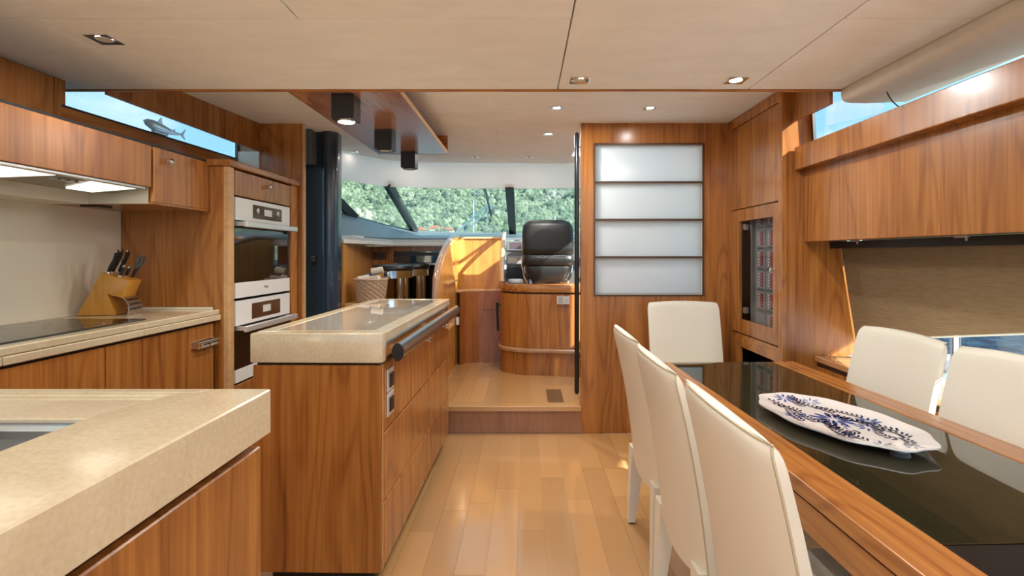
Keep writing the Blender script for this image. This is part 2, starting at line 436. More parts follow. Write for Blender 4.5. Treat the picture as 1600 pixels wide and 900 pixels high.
B(-.62, .378, 3.425, 3.519, .15, .1855, bev=.004, seg=2).obj('nosing', PLK, st)

# ================================================================== setting: ceilings
CZ = 1.955
ce = B(-2.15, 1.75, -1.5, 2.34, CZ+.022, CZ+.06).obj('ceiling', CEILB); struct(ce, 'main saloon ceiling of cream suede panels')
g_ = .0025
for (x0, x1, y0, y1) in ((-2.15,-1.57,1.64,2.338), (-1.57,.15,1.64,2.338), (.15,1.02,-.9,2.338), (1.02,1.445,1.64,2.338),
                         (-2.15,-.725,-.9,1.64), (-.725,.15,-.9,1.64), (1.02,1.445,-.9,1.64), (-2.15,-.725,-1.5,-.9), (-.725,.15,-1.5,-.9), (.15,1.02,-1.5,-.9), (1.02,1.445,-1.5,-.9)):
    B(x0+g_, x1-g_, y0+g_, y1-g_, CZ, CZ+.0215, bev=.001).obj('ceiling_panel', CEIL, ce)
tr = B(-2.15, 1.45, 2.338, 2.352, CZ-.008, CZ+.03, bev=.002).obj('trim_2', TX); struct(tr, 'thin wooden edge strip along the front of the saloon ceiling')
FZ = 2.085
ft = setting('ceiling_front', 'raised helm ceiling of pale suede panels beyond the wooden edge strip', (0, 3.5, FZ))
# plan line of the windscreen head
TOPL = [(-1.80,3.75), (-1.70,4.0), (-1.56,4.35), (-1.44,4.60), (-1.28,4.80), (-1.0,4.90), (-.60,4.94), (-.15,4.95)]
TOPR = [(-.3-x, y) for x, y in TOPL[::-1]][1:]
TOP = TOPL + TOPR
def slab(pts): G().prism(pts, 'z', FZ, FZ+.02).obj('ceiling_panel', CEIL, ft)
def rect(x0, x1, y0, y1): return [(x0,y0),(x1,y0),(x1,y1),(x0,y1)]
slab(rect(-1.95, -1.12, 2.36, 3.188)); slab(rect(-1.117, -.55, 2.36, 3.188)); slab(rect(-.547, 1.525, 2.36, 3.188))
slab(rect(-1.93, 1.525, 3.191, 3.518))
slab(rect(-1.80, -.2, 3.521, 4.158)); slab(rect(-.198, .40, 3.521, 4.158))
slab(rect(1.145, 1.5, 3.521, 4.1)); slab(rect(1.145, 1.28, 4.1, 4.5)); slab(rect(.402, 1.145, 3.521, 3.6))
slab([(-1.64,4.161), (.40,4.161), (.40,4.95)] + [p for p in TOPL[::-1] if p[1] > 4.17])
slab([(.402,4.6), (1.14,4.6)] + [p for p in TOPR if p[0] > .42 and p[1] > 4.61][::-1] + [(.402,4.935)])
B(-2.1, 1.5, 2.353, 2.359, CZ+.02, FZ+.05).obj('drop_face', CEIL, ft)
hf = G(); hf.box(.40,.42,3.6,4.6,FZ-.004,FZ+.03); hf.box(1.12,1.14,3.6,4.6,FZ-.004,FZ+.03); hf.box(.42,1.12,3.6,3.62,FZ-.004,FZ+.03); hf.box(.42,1.12,4.58,4.6,FZ-.004,FZ+.03)  # unseen hatch, added so sun reaches the companionway back panel
wh = setting('added_hatch', 'unseen roof hatch added above the helm behind the frosted screen to sun the companionway', (.8, 4.1, FZ))
hf.obj('window_frame', WHITE, wh); B(.40,1.14,3.60,4.60,FZ+.0305,FZ+.036).obj('pane', GLASS, wh)
B(.74,.77,3.62,4.58,FZ+.01,FZ+.028).obj('glazing_bar', WHITE, wh)
cv = G().loft([[(x, y, FZ+.01) for x, y in TOP], [(x*1.0-(x+.15)*.0, y+.02, 1.98) for x, y in TOP], [(x+(.15+x)*.015, y+.05, 1.845) for x, y in TOP]])
def shade_fabric():
    m, t = mat_new('peach_sunshade_fabric'); lk = t.links.new
    tc = nd(t, 'ShaderNodeTexCoord'); n = nd(t, 'ShaderNodeTexNoise'); n.inputs['Scale'].default_value = 5; n.inputs['Detail'].default_value = 6; lk(tc.outputs['Object'], n.inputs['Vector'])
    mx = nd(t, 'ShaderNodeMix', data_type='RGBA'); mx.inputs[6].default_value = (.88, .70, .57, 1); mx.inputs[7].default_value = (.93, .80, .68, 1); lk(n.outputs['Fac'], mx.inputs[0])
    d = nd(t, 'ShaderNodeBsdfDiffuse'); lk(mx.outputs[2], d.inputs[0]); a = nd(t, 'ShaderNodeBsdfTranslucent'); lk(mx.outputs[2], a.inputs[0])
    m1 = nd(t, 'ShaderNodeMixShader'); m1.inputs[0].default_value = .5; lk(d.outputs[0], m1.inputs[1]); lk(a.outputs[0], m1.inputs[2])
    o = nd(t, 'ShaderNodeOutputMaterial'); lk(m1.outputs[0], o.inputs[0]); return m
cvo = cv.obj('trim_3', shade_fabric(), smooth=True); struct(cvo, 'curved peach fabric sunshade band above the windscreen')

# ================================================================== setting: walls
wl = B(-2.12, -2.08, -1.5, 2.64, 0, 1.43).obj('wall_left', CREAM); struct(wl, 'cream laminate splashback wall behind the hob')
# port clerestory band: fascia, sill, window
w2 = setting('window_2', 'long narrow window high above the galley cabinets showing blue sky', (-1.97, 2.85, 1.83))
def yline(y): return -1.986 + (y-2.22)*.045      # plan line of the port window
G().hexa([(yline(2.2)-.03,2.2,1.836),(yline(2.2),2.2,1.836),(yline(3.47),3.47,1.838),(yline(3.47)-.03,3.47,1.838)],
         [(yline(2.2)-.03,2.2,1.846),(yline(2.2),2.2,1.846),(yline(3.47),3.47,1.848),(yline(3.47)-.03,3.47,1.848)]).obj('window_frame', BLACK, w2)
G().hexa([(yline(2.2)-.02,2.2,1.84),(yline(2.2)-.014,2.2,1.84),(yline(3.43)-.014,3.43,1.84),(yline(3.43)-.02,3.43,1.84)],
         [(yline(2.2)-.02,2.2,2.08),(yline(2.2)-.014,2.2,2.08),(yline(3.43)-.014,3.43,2.08),(yline(3.43)-.02,3.43,2.08)]).obj('pane', GLASS, w2)
B(-1.945,-1.93,3.435,3.455,1.838,2.08).obj('window_frame', GREYP, w2)
sl = G().hexa([(-2.1,2.17,1.60),(yline(2.2),2.2,1.60),(yline(3.46),3.46,1.60),(-2.1,3.46,1.60)],
              [(-2.1,2.17,1.836),(yline(2.2),2.2,1.836),(yline(3.46),3.46,1.838),(-2.1,3.46,1.838)]).obj('trim_4', TY); struct(sl, 'teak sill below the long port window')
fa = G().hexa([(-1.932,2.355,1.937),(-1.918,2.355,1.937),(-1.786,3.452,1.895),(-1.80,3.452,1.895)], [(-1.932,2.355,2.085),(-1.918,2.355,2.085),(-1.786,3.452,2.085),(-1.80,3.452,2.085)]).obj('trim_5', TZ); struct(fa, 'teak fascia above the long port window')
bk = setting('wall_port', 'teak bulkhead at the forward end of the galley', (-1.65, 3.46, 0))
B(-1.93, -1.50, 3.455, 3.475, 0, 2.085).obj('veneer_panel', TZ, bk)
B(-1.50, -1.488, 3.450, 3.48, 0, 2.085).obj('edge_lipping', TRIMW, bk)
B(-1.93, -1.787, 3.442, 3.4545, 1.692, 1.894).obj('reveal_panel', CREAM, bk)

# frosted glass partition
pt = setting('wall_partition', 'teak partition with a large frosted glass panel of four panes', (.87, 3.44, 0))
X0, X1, Y0, Y1 = .378, 1.363, 3.44, 3.50
GX0, GX1, GZ0, GZ1 = .462, 1.205, .922, 1.950
B(X0, GX0, Y0, Y1, 0, FZ).obj('stile', TZ, pt); B(GX1, X1, Y0, Y1, 0, FZ).obj('stile', TZ, pt)
B(GX0, GX1, Y0, Y1, 0, GZ0).obj('lower_panel', TZ, pt); B(GX0, GX1, Y0, Y1, GZ1, FZ).obj('top_rail', TZ, pt)
fr = G(); e = .010
fr.box(GX0, GX0+e, Y0-.004, Y1, GZ0, GZ1); fr.box(GX1-e, GX1, Y0-.004, Y1, GZ0, GZ1); fr.box(GX0+e, GX1-e, Y0-.004, Y1, GZ0, GZ0+e); fr.box(GX0+e, GX1-e, Y0-.004, Y1, GZ1-e, GZ1)
fr.obj('pane_frame', plain('dark_walnut_bead', (.09, .04, .02), .4), pt)
ph = (GZ1-GZ0-2*e)/4
for k in range(4):
    z0 = GZ0+e+k*ph
    B(GX0+e+.004, GX1-e-.004, Y0+.018, Y0+.026, z0+.006, z0+ph-.006).obj('pane', FROST, pt)
    if k: B(GX0+e, GX1-e, Y0, Y0+.045, z0-.006, z0+.006).obj('glazing_bar', plain('walnut_bar', (.07, .035, .02), .4), pt)
    bd = G(); a, b_, c, d_ = GX0+e, GX1-e, z0+(.006 if k else 0), z0+ph-(.006 if k < 3 else 0)
    q=.003; bd.box(a, a+q, Y0+.010, Y0+.018, c, d_); bd.box(b_-q, b_, Y0+.010, Y0+.018, c, d_); bd.box(a+q, b_-q, Y0+.010, Y0+.018, c, c+q); bd.box(a+q, b_-q, Y0+.010, Y0+.018, d_-q, d_)
    bd.obj('glazing_bead', plain('pale_bead', (.75,.72,.66), .4), pt)

# starboard end panel facing the saloon, fascia, clerestory, cove
ep = setting('wall_end_panel', 'bright teak end panel between the electrical locker and the blind', (1.55, 2.71, 0))
G().prism([(1.363,0),(1.785,0),(1.785,.66),(1.785,1.0),(1.70,1.26),(1.70,1.60),(1.525,1.70),(1.525,2.085),(1.363,2.085)], 'y', 2.705, 2.725).obj('veneer_panel', TZ, ep)
B(1.355, 1.378, 2.694, 2.705, 0, 2.085).obj('edge_lipping', TZ, ep)
f2 = B(1.405, 1.42, 2.36, 2.705, 1.895, 2.085).obj('trim_6', TZ); struct(f2, 'short teak fascia above the starboard skylight')
w3 = setting('window_3', 'narrow starboard skylight window above the wooden valance', (1.6, 2.3, 1.76))
G().hexa([(1.525,2.705,1.70),(1.531,2.705,1.70),(1.812,1.5,1.70),(1.806,1.5,1.70)],[(1.525,2.705,2.06),(1.531,2.705,2.06),(1.812,1.5,2.06),(1.806,1.5,2.06)]).obj('pane', GLASS, w3)
G().hexa([(1.517,2.70,1.70),(1.535,2.704,1.70),(1.53,2.674,1.70),(1.512,2.67,1.70)],[(1.497,2.70,2.06),(1.515,2.704,2.06),(1.51,2.674,2.06),(1.492,2.67,2.06)]).obj('window_frame', BLACK, w3)
arc = [(1.70+.09*math.cos(a), 2.0, 1.86+.09*math.sin(a)) for a in [k*PI/12 for k in range(-14, 6)]]
G().tube([(1.64+.10*math.cos(a), 2.18+.03*math.sin(a), 1.90+.10*math.sin(a)) for a in [PI*.75+k*PI/14 for k in range(0, 10)]], .0025, n=6).obj('wiper_loop', BLACK, w3)
wr = B(1.78, 1.84, -1.5, 2.70, 1.25, 1.70).obj('wall_right', CREAM); struct(wr, 'upper hull side wall behind the starboard lockers')
prof = [(1.447,CZ+.03),(1.447,1.925),(1.452,1.908),(1.465,1.898),(1.485,1.894),(1.56,1.892),(1.75,1.90),(1.75,CZ+.03)]
cvr = G().prism(prof, 'y', -1.5, 2.345, bev=.004, seg=2).obj('trim_7', COVE, smooth=True); struct(cvr, 'rounded beige vinyl cove along the starboard ceiling edge')

# lower starboard side: wall, window and blind
w4 = setting('window_4', 'low starboard side window with white sill under the brown blind', (1.75, 1.6, .6))
B(1.70, 1.80, -1.0, 2.70, .60, .668, bev=.004).obj('window_sill', WHITE, w4)
B(1.785, 1.793, -1.0, 2.70, .668, 1.26).obj('pane', GLASS, w4)
B(1.78, 1.80, -1.0, 2.70, 1.245, 1.27).obj('window_frame', BLACK, w4)
wr2 = B(1.535, 1.70, -1.0, 2.703, 0, .615).obj('wall_starboard', TZ); struct(wr2, 'teak clad lower starboard wall below the ledge')
wr3 = B(1.70, 1.80, -1.5, 2.703, 0, .598).obj('wall_hull', GEL); struct(wr3, 'white hull side below the starboard window')

# windscreen
BOT = {0:(-1.86,3.9,1.62), 1:(-1.66,5.0,1.56), 2:(-1.52,5.6,1.51), 3:(-1.32,6.2,1.47), 4:(-.75,6.34,1.455), 5:(-.15,6.4,1.45)}
def mir(p): return (-.3-p[0], p[1], p[2])
def tp(x, y): return (x+(.15+x)*.015, y+.05, 1.85)
ws = setting('window_5', 'wide raked windscreen with dark mullions and green hillside beyond', (-.15, 5.6, 1.45))
panes = [([tp(-1.80,3.75), tp(-1.70,4.0)], [BOT[0], BOT[1]]),
         ([tp(-1.70,4.0), tp(-1.56,4.35), tp(-1.44,4.60), tp(-1.28,4.80)], [BOT[1], (-1.59,5.35,1.53), (-1.47,5.75,1.50), BOT[3]]),
         ([tp(-1.28,4.80), tp(-1.0,4.90), tp(-.60,4.94), tp(-.15,4.95)], [BOT[3], (-.98,6.3,1.46), BOT[4], BOT[5]])]
for t_, b_ in panes:
    G().loft([t_, b_], thick=.006).obj('pane', WSGLASS, ws, smooth=True)
    G().loft([[mir(p) for p in t_], [mir(p) for p in b_]], thick=.006).obj('pane', WSGLASS, ws, smooth=True)
def mull(p, q, w): 
    G().bar(Vector(p)+Vector((0,0,.02)), q, w, .05, up=(0,-1,.3)).obj('mullion', BLKMET, ws)
mull(tp(-1.70,4.0), BOT[1], .075); mull(tp(-1.28,4.80), BOT[3], .085); mull(tp(-.15,4.95), BOT[5], .085)
mull(mir(tp(-1.70,4.0)), mir(BOT[1]), .075); mull(mir(tp(-1.28,4.80)), mir(BOT[3]), .085)
G().tube([Vector(BOT[0]), Vector(BOT[1]), Vector(BOT[2]), Vector(BOT[3]), Vector(BOT[4]), Vector(BOT[5]), mir(BOT[4]), mir(BOT[3]), mir(BOT[2]), mir(BOT[1]), mir(BOT[0])], .022, n=8).obj('window_frame', GREYP, ws, smooth=True)
# dashboard: sweeps from the windscreen foot down to the ledge
inner = [(-1.62,3.92,1.345), (-1.44,4.6,1.345), (-1.32,4.95,1.345), (-1.0,5.05,1.345), (-.65,5.05,1.345), (-.15,5.05,1.345)]
botp = [BOT[k] for k in range(6)]
mid = [tuple((Vector(a)*.55+Vector(b)*.45)+Vector((0,0,.035))) for a, b in zip(botp, inner)]
mid = [(m_[0], m_[1], min(m_[2], 1.40 if k > 2 else 1.47)) for k, m_ in enumerate(mid)]
da = thing('dashboard', 'dark grey moulded dashboard sweeping along the foot of the windscreen', 'dashboard', (-.15, 5.5, 1.3))
G().loft([[tuple(Vector(p)-Vector((0,0,.01))) for p in botp+[mir(p) for p in botp[::-1][1:3]]], mid+[mir(p) for p in mid[::-1][1:3]], inner+[mir(p) for p in inner[::-1][1:3]]], thick=-.02).obj('moulded_top', DASH, da, smooth=True, ang=50)
# starboard and port helm sides (coamings below the side windows)
cs = G().loft([[(1.50,3.52,1.20),(1.36,5.0,1.20),(1.2,5.7,1.20)], [(1.48,3.52,.1),(1.34,5.0,.1),(1.18,5.7,.1)]], thick=.02).obj('wall_helm', GREYP); struct(cs, 'grey helm side lining behind the frosted partition')
B(1.44,1.50,3.51,3.56,1.20,2.083).obj('window_post', BLKMET, ws)

# ================================================================== galley, port side
# base cabinets under the hob worktop
def base_cab(y0, y1, label, latch=None):
    t = thing('base_cabinet', label, 'cabinet', (-1.8, (y0+y1)/2, 0), 'galley base cabinets')
    B(-2.075, -1.60, y0+.001, y1-.001, .08, .862).obj('body', CARC, t)
    B(-2.05, -1.64, y0+.001, y1-.001, 0, .08).obj('plinth', BLACK, t)
    d = B(-1.60, -1.58, y0+.003, y1-.003, .10, .852, bev=.002).obj('door', TZ, t)
    if latch: latch(d)
    return t
def latch_bar(d):
    B(-1.58, -1.576, 2.42, 2.60, .745, .785).obj('latch_plate', CHROME, d)
    g = G(); g.tube([(-1.556,2.44,.775),(-1.556,2.60,.775)], .006); g.tube([(-1.556,2.44,.752),(-1.556,2.60,.752)], .006)
    for yy in (2.45, 2.52, 2.59): g.box(-1.577, -1.550, yy-.004, yy+.004, .75, .779)
    g.obj('latch', CHROME, d, smooth=True)
base_cab(-.6, .6, 'teak base cabinet at the near end of the galley run, hidden behind the sink counter')
base_cab(.6, 1.93, 'teak base cabinet below the hob, left of the seam at the splashback')
base_cab(1.93, 2.60, 'teak base cabinet with chrome latch beside the oven tower', latch_bar)
wt = thing('galley_worktop', 'beige stone worktop carrying the hob and the knife block', 'worktop', (-1.8, 1.0, .865))
g = G(); g.box(-2.078, -1.566, -.9, 1.5, .895, .92, bev=.003); g.box(-2.078, -1.566, 1.5, 2.63, .895, .92, bev=.003); g.obj('slab', STONE, wt)
g = G()
for a, b_ in ((-.9, 1.53), (1.533, 2.10), (2.103, 2.63)): g.box(-1.60, -1.560, a, b_, .866, .8935, bev=.003)
g.obj('lower_edge_strip', STONE, wt)
B(-2.078, -2.066, -.9, 2.63, .92, .929, bev=.002).obj('back_bead', CREAM, wt)
B(-2.06, -1.60, 2.618, 2.630, .92, .931, bev=.002).obj('end_bead', CREAM, wt)
hb = thing('induction_hob', 'black glass induction hob set in the beige galley worktop', 'hob', (-1.83, 1.85, .92))
B(-2.03, -1.625, 1.35, 2.20, .9205, .926, bev=.002).obj('glass_plate', BGLASS, hb)
for cx, cy, r in ((-1.74,1.98,.09), (-1.93,1.98,.075), (-1.74,1.62,.075), (-1.93,1.62,.10)):
    g = G(); n = 40
    g.loft([[(cx+rr*math.cos(2*PI*k/n), cy+rr*math.sin(2*PI*k/n), .9264) for k in range(n)] for rr in (r, r-.003)], close=True)
    g.obj('ring_mark', plain('hob_ring_print', (.35, .35, .36), .4), hb)

# knife block, turned towards the room
kb = thing('knife_block', 'honey coloured slanted wooden knife block on the galley worktop', 'knife block', (0,0,0))
side = [(-.115,0),(.055,0),(.015,.10),(.085,.125),(.105,.165),(.015,.205),(-.005,.207)]
side = [(-.115,0),(.06,0),(.022,.098),(.098,.088),(.128,.165),(.01,.212)]
side = [(-.110,0),(.045,0),(.012,.098),(.070,.078),(.098,.158),(-.012,.198)]
G().prism(side, 'y', -.062, .062, bev=.004, seg=2).obj('body', BLOCKW, kb, smooth=True)
sh = [(.045+.052*math.sin(a), .105*(1-math.cos(a))/2*1.0) for a in [0]]
curve = [(.030,.092),(.055,.090),(.078,.078),(.094,.058),(.100,.035),(.098,.012),(.094,.0)]
G().loft([[(x, y, z) for x, z in curve] for y in (-.060, .060)], thick=.002).obj('steel_cover', STEEL, kb, smooth=True)
hol = G()
for r in range(4):
    x, z = [(.0655,.0855),(.087,.068),(.0975,.047),(.100,.024)][r]; dx, dz = [(.4,.9),(.75,.66),(.95,.3),(1,0)][r]
    for c in range(6):
        y = -.045+.018*c
        t = bmesh.new(); bmesh.ops.create_cone(t, cap_ends=True, segments=10, radius1=.0045, radius2=.0045, depth=.001)
        hol.join(t, Matrix.Translation((x+dx*.0015, y, z+dz*.0015)) @ Vector((dx,0,dz)).to_track_quat('Z','Y').to_matrix().to_4x4())
hol.obj('perforation', BLACK, kb)
KB_M = Matrix.Translation((-1.945, 2.41, .9215)) @ Matrix.Rotation(.22, 4, 'Z')
kb.matrix_world = KB_M
def knife(n, y, dx, ln, label, r=.011):
    t = thing('kitchen_knife', label, 'knife', (0,0,0), 'knives in the wooden block')
    # handle leaves the slanted top of the block, leaning forward
    bx, bz = dx, .198-(dx+.012)*.364
    ax = Vector((.36,0,.93)).normalized()
    p0 = Vector((bx,y,bz)) + ax*.001
    G().tube([p0, p0+ax*.008], .0095, n=10).obj('bolster', CHROME, t, smooth=True)
    G().tube([p0+ax*.0085, p0+ax*(.03), p0+ax*(ln*.6)+Vector((.003,0,0)), p0+ax*(ln-.012)], [.0095,r,.0105,r*1.05], n=10, sq=.75).obj('handle', BLACK, t, smooth=True)
    G().tube([p0+ax*(ln-.0118), p0+ax*(ln-.004), p0+ax*ln], [r*1.05,r,.006], n=10, sq=.75).obj('end_cap', CHROME, t, smooth=True)
    t.matrix_world = KB_M
knife(0, -.040, .005, .115, 'black handled knife with steel cap, leftmost in the wooden block')
knife(1, -.008, .005, .120, 'black handled knife with steel cap, second from left in the wooden block')
knife(2, .040, .010, .120, 'black handled knife with steel cap, rightmost of the back row in the block')
knife(3, -.040, .052, .060, 'short black handled knife at the front left of the wooden block', .008)
knife(4, .0, .056, .055, 'short black handled knife at the front middle of the wooden block', .008)
sc = thing('kitchen_scissors', 'kitchen scissors with black grey ringed handles stuck in the wooden block', 'scissors', (0,0,0))
ax = Vector((.36,0,.93)).normalized(); p0 = Vector((.072, .030, .171))
for s in (-1, 1):
    c = p0 + ax*.078 + Vector((.004, s*.019, 0))
    ring = [c + ax*(.030*math.cos(a)) + Vector((0,1,0))*(.015*math.sin(a)) for a in [2*PI*k/20 for k in range(20)]]
    G().tube(ring, .0048, n=8, closed=True).obj('finger_ring', plain('scissor_grip', (.10,.10,.10), .35), sc, smooth=True)
    G().tube([p0+ax*.001+Vector((0,s*.003,0)), p0+ax*.03+Vector((0,s*.006,0)), p0+ax*.05+Vector((.003,s*.014,0))], .005, n=8).obj('shank', BLACK, sc, smooth=True)
sc.matrix_world = KB_M

# wall cabinets with hood
wc = thing('hood_cabinet', 'long teak wall cabinet panel above the cooker hood', 'cabinet', (-1.8, 1.3, 1.49))
B(-2.08, -1.635, .0, 2.225, 1.50, 1.672).obj('body', CARC, wc)
B(-1.635, -1.62, .0, 2.222, 1.492, 1.672, bev=.002).obj('front_panel', TZ, wc)
B(-2.08, -1.90, .0, 2.228, 1.42, 1.4995).obj('rear_box', CREAM, wc)
ho = thing('cooker_hood', 'grey slimline cooker hood with two lit lamps under the long wall cabinet', 'cooker hood', (-1.76, 1.6, 1.44))
B(-1.64, -1.622, .5, 2.19, 1.478, 1.4915, bev=.003).obj('front_lip', STEEL, ho)
G().prism([(-1.645,1.4985),(-1.645,1.484),(-1.78,1.462),(-1.885,1.470),(-1.885,1.4985)], 'y', .6, 2.20).obj('body', plain('hood_grey', (.30, .27, .21), .4, metal=.3), ho)
def hood_lamp(y0, y1, ya, yb):
    G().hexa([(-1.650,y0,1.4825),(-1.650,y1,1.4825),(-1.775,yb,1.462),(-1.775,ya,1.462)],
             [(-1.650,y0,1.4790),(-1.650,y1,1.4790),(-1.775,yb,1.456),(-1.775,ya,1.456)]).obj('lamp', HOODL, ho)
hood_lamp(1.20, 1.80, 1.24, 1.70); hood_lamp(1.955, 2.17, 1.98, 2.10)
for k in range(4): B(-1.70, -1.675, 1.815+k*.035, 1.835+k*.035, 1.470, 1.478).obj('button', STEEL, ho)
def knob(parent, c, axis='x', s=1, r=.013):
    o = G().lathe([(r*.75,0),(r*.75,.004),(r*.4,.006),(r*.4,.016),(r,.020),(r,.026),(r*.7,.029),(0,.029)], c, axis, 16, 0, s).obj('knob', CHROME, parent, smooth=True)
    return o
w1c = thing('wall_cabinet', 'teak wall cabinet with chrome knob next to the oven tower', 'cabinet', (-1.8, 2.43, 1.42))
B(-2.078, -1.642, 2.232, 2.632, 1.43, 1.672).obj('body', TZ, w1c)
B(-2.06, -1.64, 2.2285, 2.2315, 1.422, 1.672).obj('end_panel', CREAM, w1c)
B(-2.078, -1.62, 2.232, 2.632, 1.421, 1.430).obj('bottom_panel', TX, w1c)
d = B(-1.6415, -1.62, 2.238, 2.630, 1.4305, 1.672, bev=.002).obj('door', TZ, w1c)
knob(d, (-1.62, 2.315, 1.62), r=.016)
hg = G(); hg.box(-1.98, -1.90, 2.28, 2.36, 1.414, 1.4205); hg.obj('hinge', BLKMET, w1c)
cap = B(-2.07, -1.628, .0, 2.618, 1.6735, 1.684).obj('cabinet_top_board', BLACK); tag(cap, 'thin black board capping the port wall cabinets', 'board')
lk_ = thing('upper_locker', 'teak locker front with arched grain at the top left, above the hood cabinet', 'locker', (-2.0, 1.2, 1.69))
B(-2.06, -2.003, .0, 2.165, 1.692, 1.953).obj('body', CARC, lk_)
B(-2.003, -1.986, .0, 2.160, 1.70, 1.950, bev=.002).obj('door', TZ, lk_)
B(-2.06, -1.99, 2.168, 2.218, 1.692, 1.953).obj('end_post', TZ, lk_)

# shark ornament on the sill
sk = thing('shark_ornament', 'small grey shark figurine on the sill of the long port window', 'figurine', (-1.945, 2.78, 1.851))
def skp(t): return (-1.962, 2.64+.31*t, 1.885)
secs = [(0,.004,.006,.008), (.06,.018,.016,.004), (.2,.027,.024,0), (.4,.026,.022,-.004), (.6,.017,.015,-.006), (.8,.009,.008,-.004), (.92,.005,.006,.002)]
rows = []
for t_, ry, rx, dz in secs:
    c = skp(t_); rows.append([(c[0]+rx*math.cos(a), c[1], c[2]+dz+ry*math.sin(a)) for a in [2*PI*k/14 for k in range(14)]])
g = G(); g.loft(rows, close=True)
g.poly(rows[0]); g.poly(rows[-1][::-1]); g.obj('body', SHARKM, sk, smooth=True)
def fin(name, pts):
    G().prism(pts, 'x', -1.9635, -1.9605, bev=.0006).obj(name, SHARKM, sk)
fin('dorsal_fin', [(2.73,1.907),(2.765,1.942),(2.772,1.905)]); fin('rear_fin', [(2.845,1.888),(2.87,1.905),(2.873,1.885)])
fin('tail_fin', [(2.915,1.884),(2.962,1.928),(2.945,1.886),(2.958,1.862),(2.92,1.876)])
G().hexa([(-1.955,2.70,1.874),(-1.955,2.735,1.874),(-1.915,2.765,1.853),(-1.915,2.755,1.853)], [(-1.955,2.70,1.877),(-1.955,2.735,1.877),(-1.915,2.765,1.855),(-1.915,2.755,1.855)]).obj('pectoral_fin', SHARKM, sk)
B(-1.97,-1.95,2.70,2.80,1.848,1.862).obj('foot', SHARKM, sk)

# oven tower
ot = thing('oven_tower', 'tall teak tower housing two built-in ovens at the end of the galley', 'tall cabinet', (-1.8, 3.05, 0))
B(-2.078, -1.55, 2.634, 2.65, 0, 1.655).obj('side_panel', TZ, ot)
B(-1.55, -1.525, 2.634, 2.66, 0, 1.655, bev=.001).obj('edge_lipping', TRIMW, ot)
B(-2.078, -2.02, 2.65, 3.438, .08, 1.655).obj('back', CARC, ot); B(-2.02, -1.56, 2.65, 2.70, .08, 1.655).obj('body_side', CARC, ot); B(-2.02, -1.56, 3.34, 3.438, .08, 1.655).obj('body_side', CARC, ot)
B(-1.5585, -1.530, 2.662, 2.694, 0, 1.655).obj('stile', TRIMW, ot)
B(-1.5585, -1.527, 3.345, 3.438, 0, 1.655).obj('stile', TZ, ot)
B(-1.97, -1.508, 2.62, 3.440, 1.657, 1.690, bev=.003).obj('top_board', TY, ot)
dr = B(-1.5585, -1.528, 2.70, 3.34, 1.515, 1.648, bev=.002).obj('drawer', TZ, ot); knob(dr, (-1.528, 3.03, 1.60), r=.016)
B(-1.5585, -1.53, 2.70, 3.34, .09, .505, bev=.002).obj('lower_door', TZ, ot)
OX = -1.548
def oven(name, label, z0, z1, ctl, foot, disp, hz, mk):
    t = thing(name, label, 'oven', (-1.7, 3.02, z0))
    B(-2.0, OX, 2.705, 3.335, z0, z1).obj('body', BLKMET, t)
    c = B(OX, -1.530, 2.708, 3.332, z1-ctl, z1-.003, bev=.001).obj('control_panel', WHITEG, t)
    ds = B(-1.530, -1.5285, disp[0], disp[1], z1-ctl+.02, z1-.028).obj('display', DISPLAY, c)
    dc = (disp[0]+disp[1])/2
    B(-1.5285, -1.528, dc-.055, dc+.055, z1-ctl+.035, z1-.045).obj('screen', plain('display_screen', (.45,.42,.46), .2), ds) if False else None
    if mk == 'knobs':
        for yy in (disp[0]+.05, disp[1]-.05): G().lathe([(.018,0),(.018,.004),(.015,.005),(0,.005)], (-1.5285, yy, z1-ctl/2), 'x', 18).obj('dial', STEEL, c, smooth=True)
    B(-1.5285, -1.5278, dc-.045, dc+.045, z1-ctl*.66, z1-ctl*.36).obj('screen', LABELW, c)
    B(OX, -1.536, 2.708, 3.332, z0+foot+.002, z1-ctl-.004).obj('door_glass', OGLASS, t)
    B(OX, -1.530, 2.708, 3.332, z0+.002, z0+foot, bev=.001).obj('door_foot', WHITEG, t)
    h = G(); h.box(-1.492, -1.474, 2.715, 3.325, hz-.017, hz+.014, bev=.003); h.box(-1.536, -1.492, 2.73, 2.75, hz-.010, hz+.010); h.box(-1.536, -1.492, 3.29, 3.31, hz-.010, hz+.010)
    h.obj('handle', plain('satin_handle', (.80,.80,.79), .34, metal=.6), t)
    return t
o1 = oven('built_in_oven', 'upper built-in oven with white control panel, two dials and steel handle', .965, 1.51, .125, .085, (2.88, 3.22), 1.365, 'knobs')
o2 = oven('compact_oven', 'lower compact oven with white control panel and dark display', .515, .955, .135, .07, (2.87, 3.20), .805, '')
fc = bpy.data.curves.new('logo', 'FONT'); fc.body = 'Miele'; fc.size = .022; fc.extrude = .0004; fc.align_x = 'CENTER'
fo = bpy.data.objects.new('logo_tmp', fc); COL.objects.link(fo)
dg = bpy.context.evaluated_depsgraph_get(); dg.update()
lm = bpy.data.meshes.new_from_object(fo.evaluated_get(dg)); bpy.data.objects.remove(fo)
lo = bpy.data.objects.new('maker_lettering', lm); COL.objects.link(lo); lm.materials.clear(); lm.materials.append(INK)
lo.parent = o1; lo.location = Vector((-1.5293, 3.03, 1.005)) - POS[o1]; lo.rotation_euler = (PI/2, 0, PI/2)
B(-2.3, -1.6, -2.6, 3.44, 0, .01).b.free()

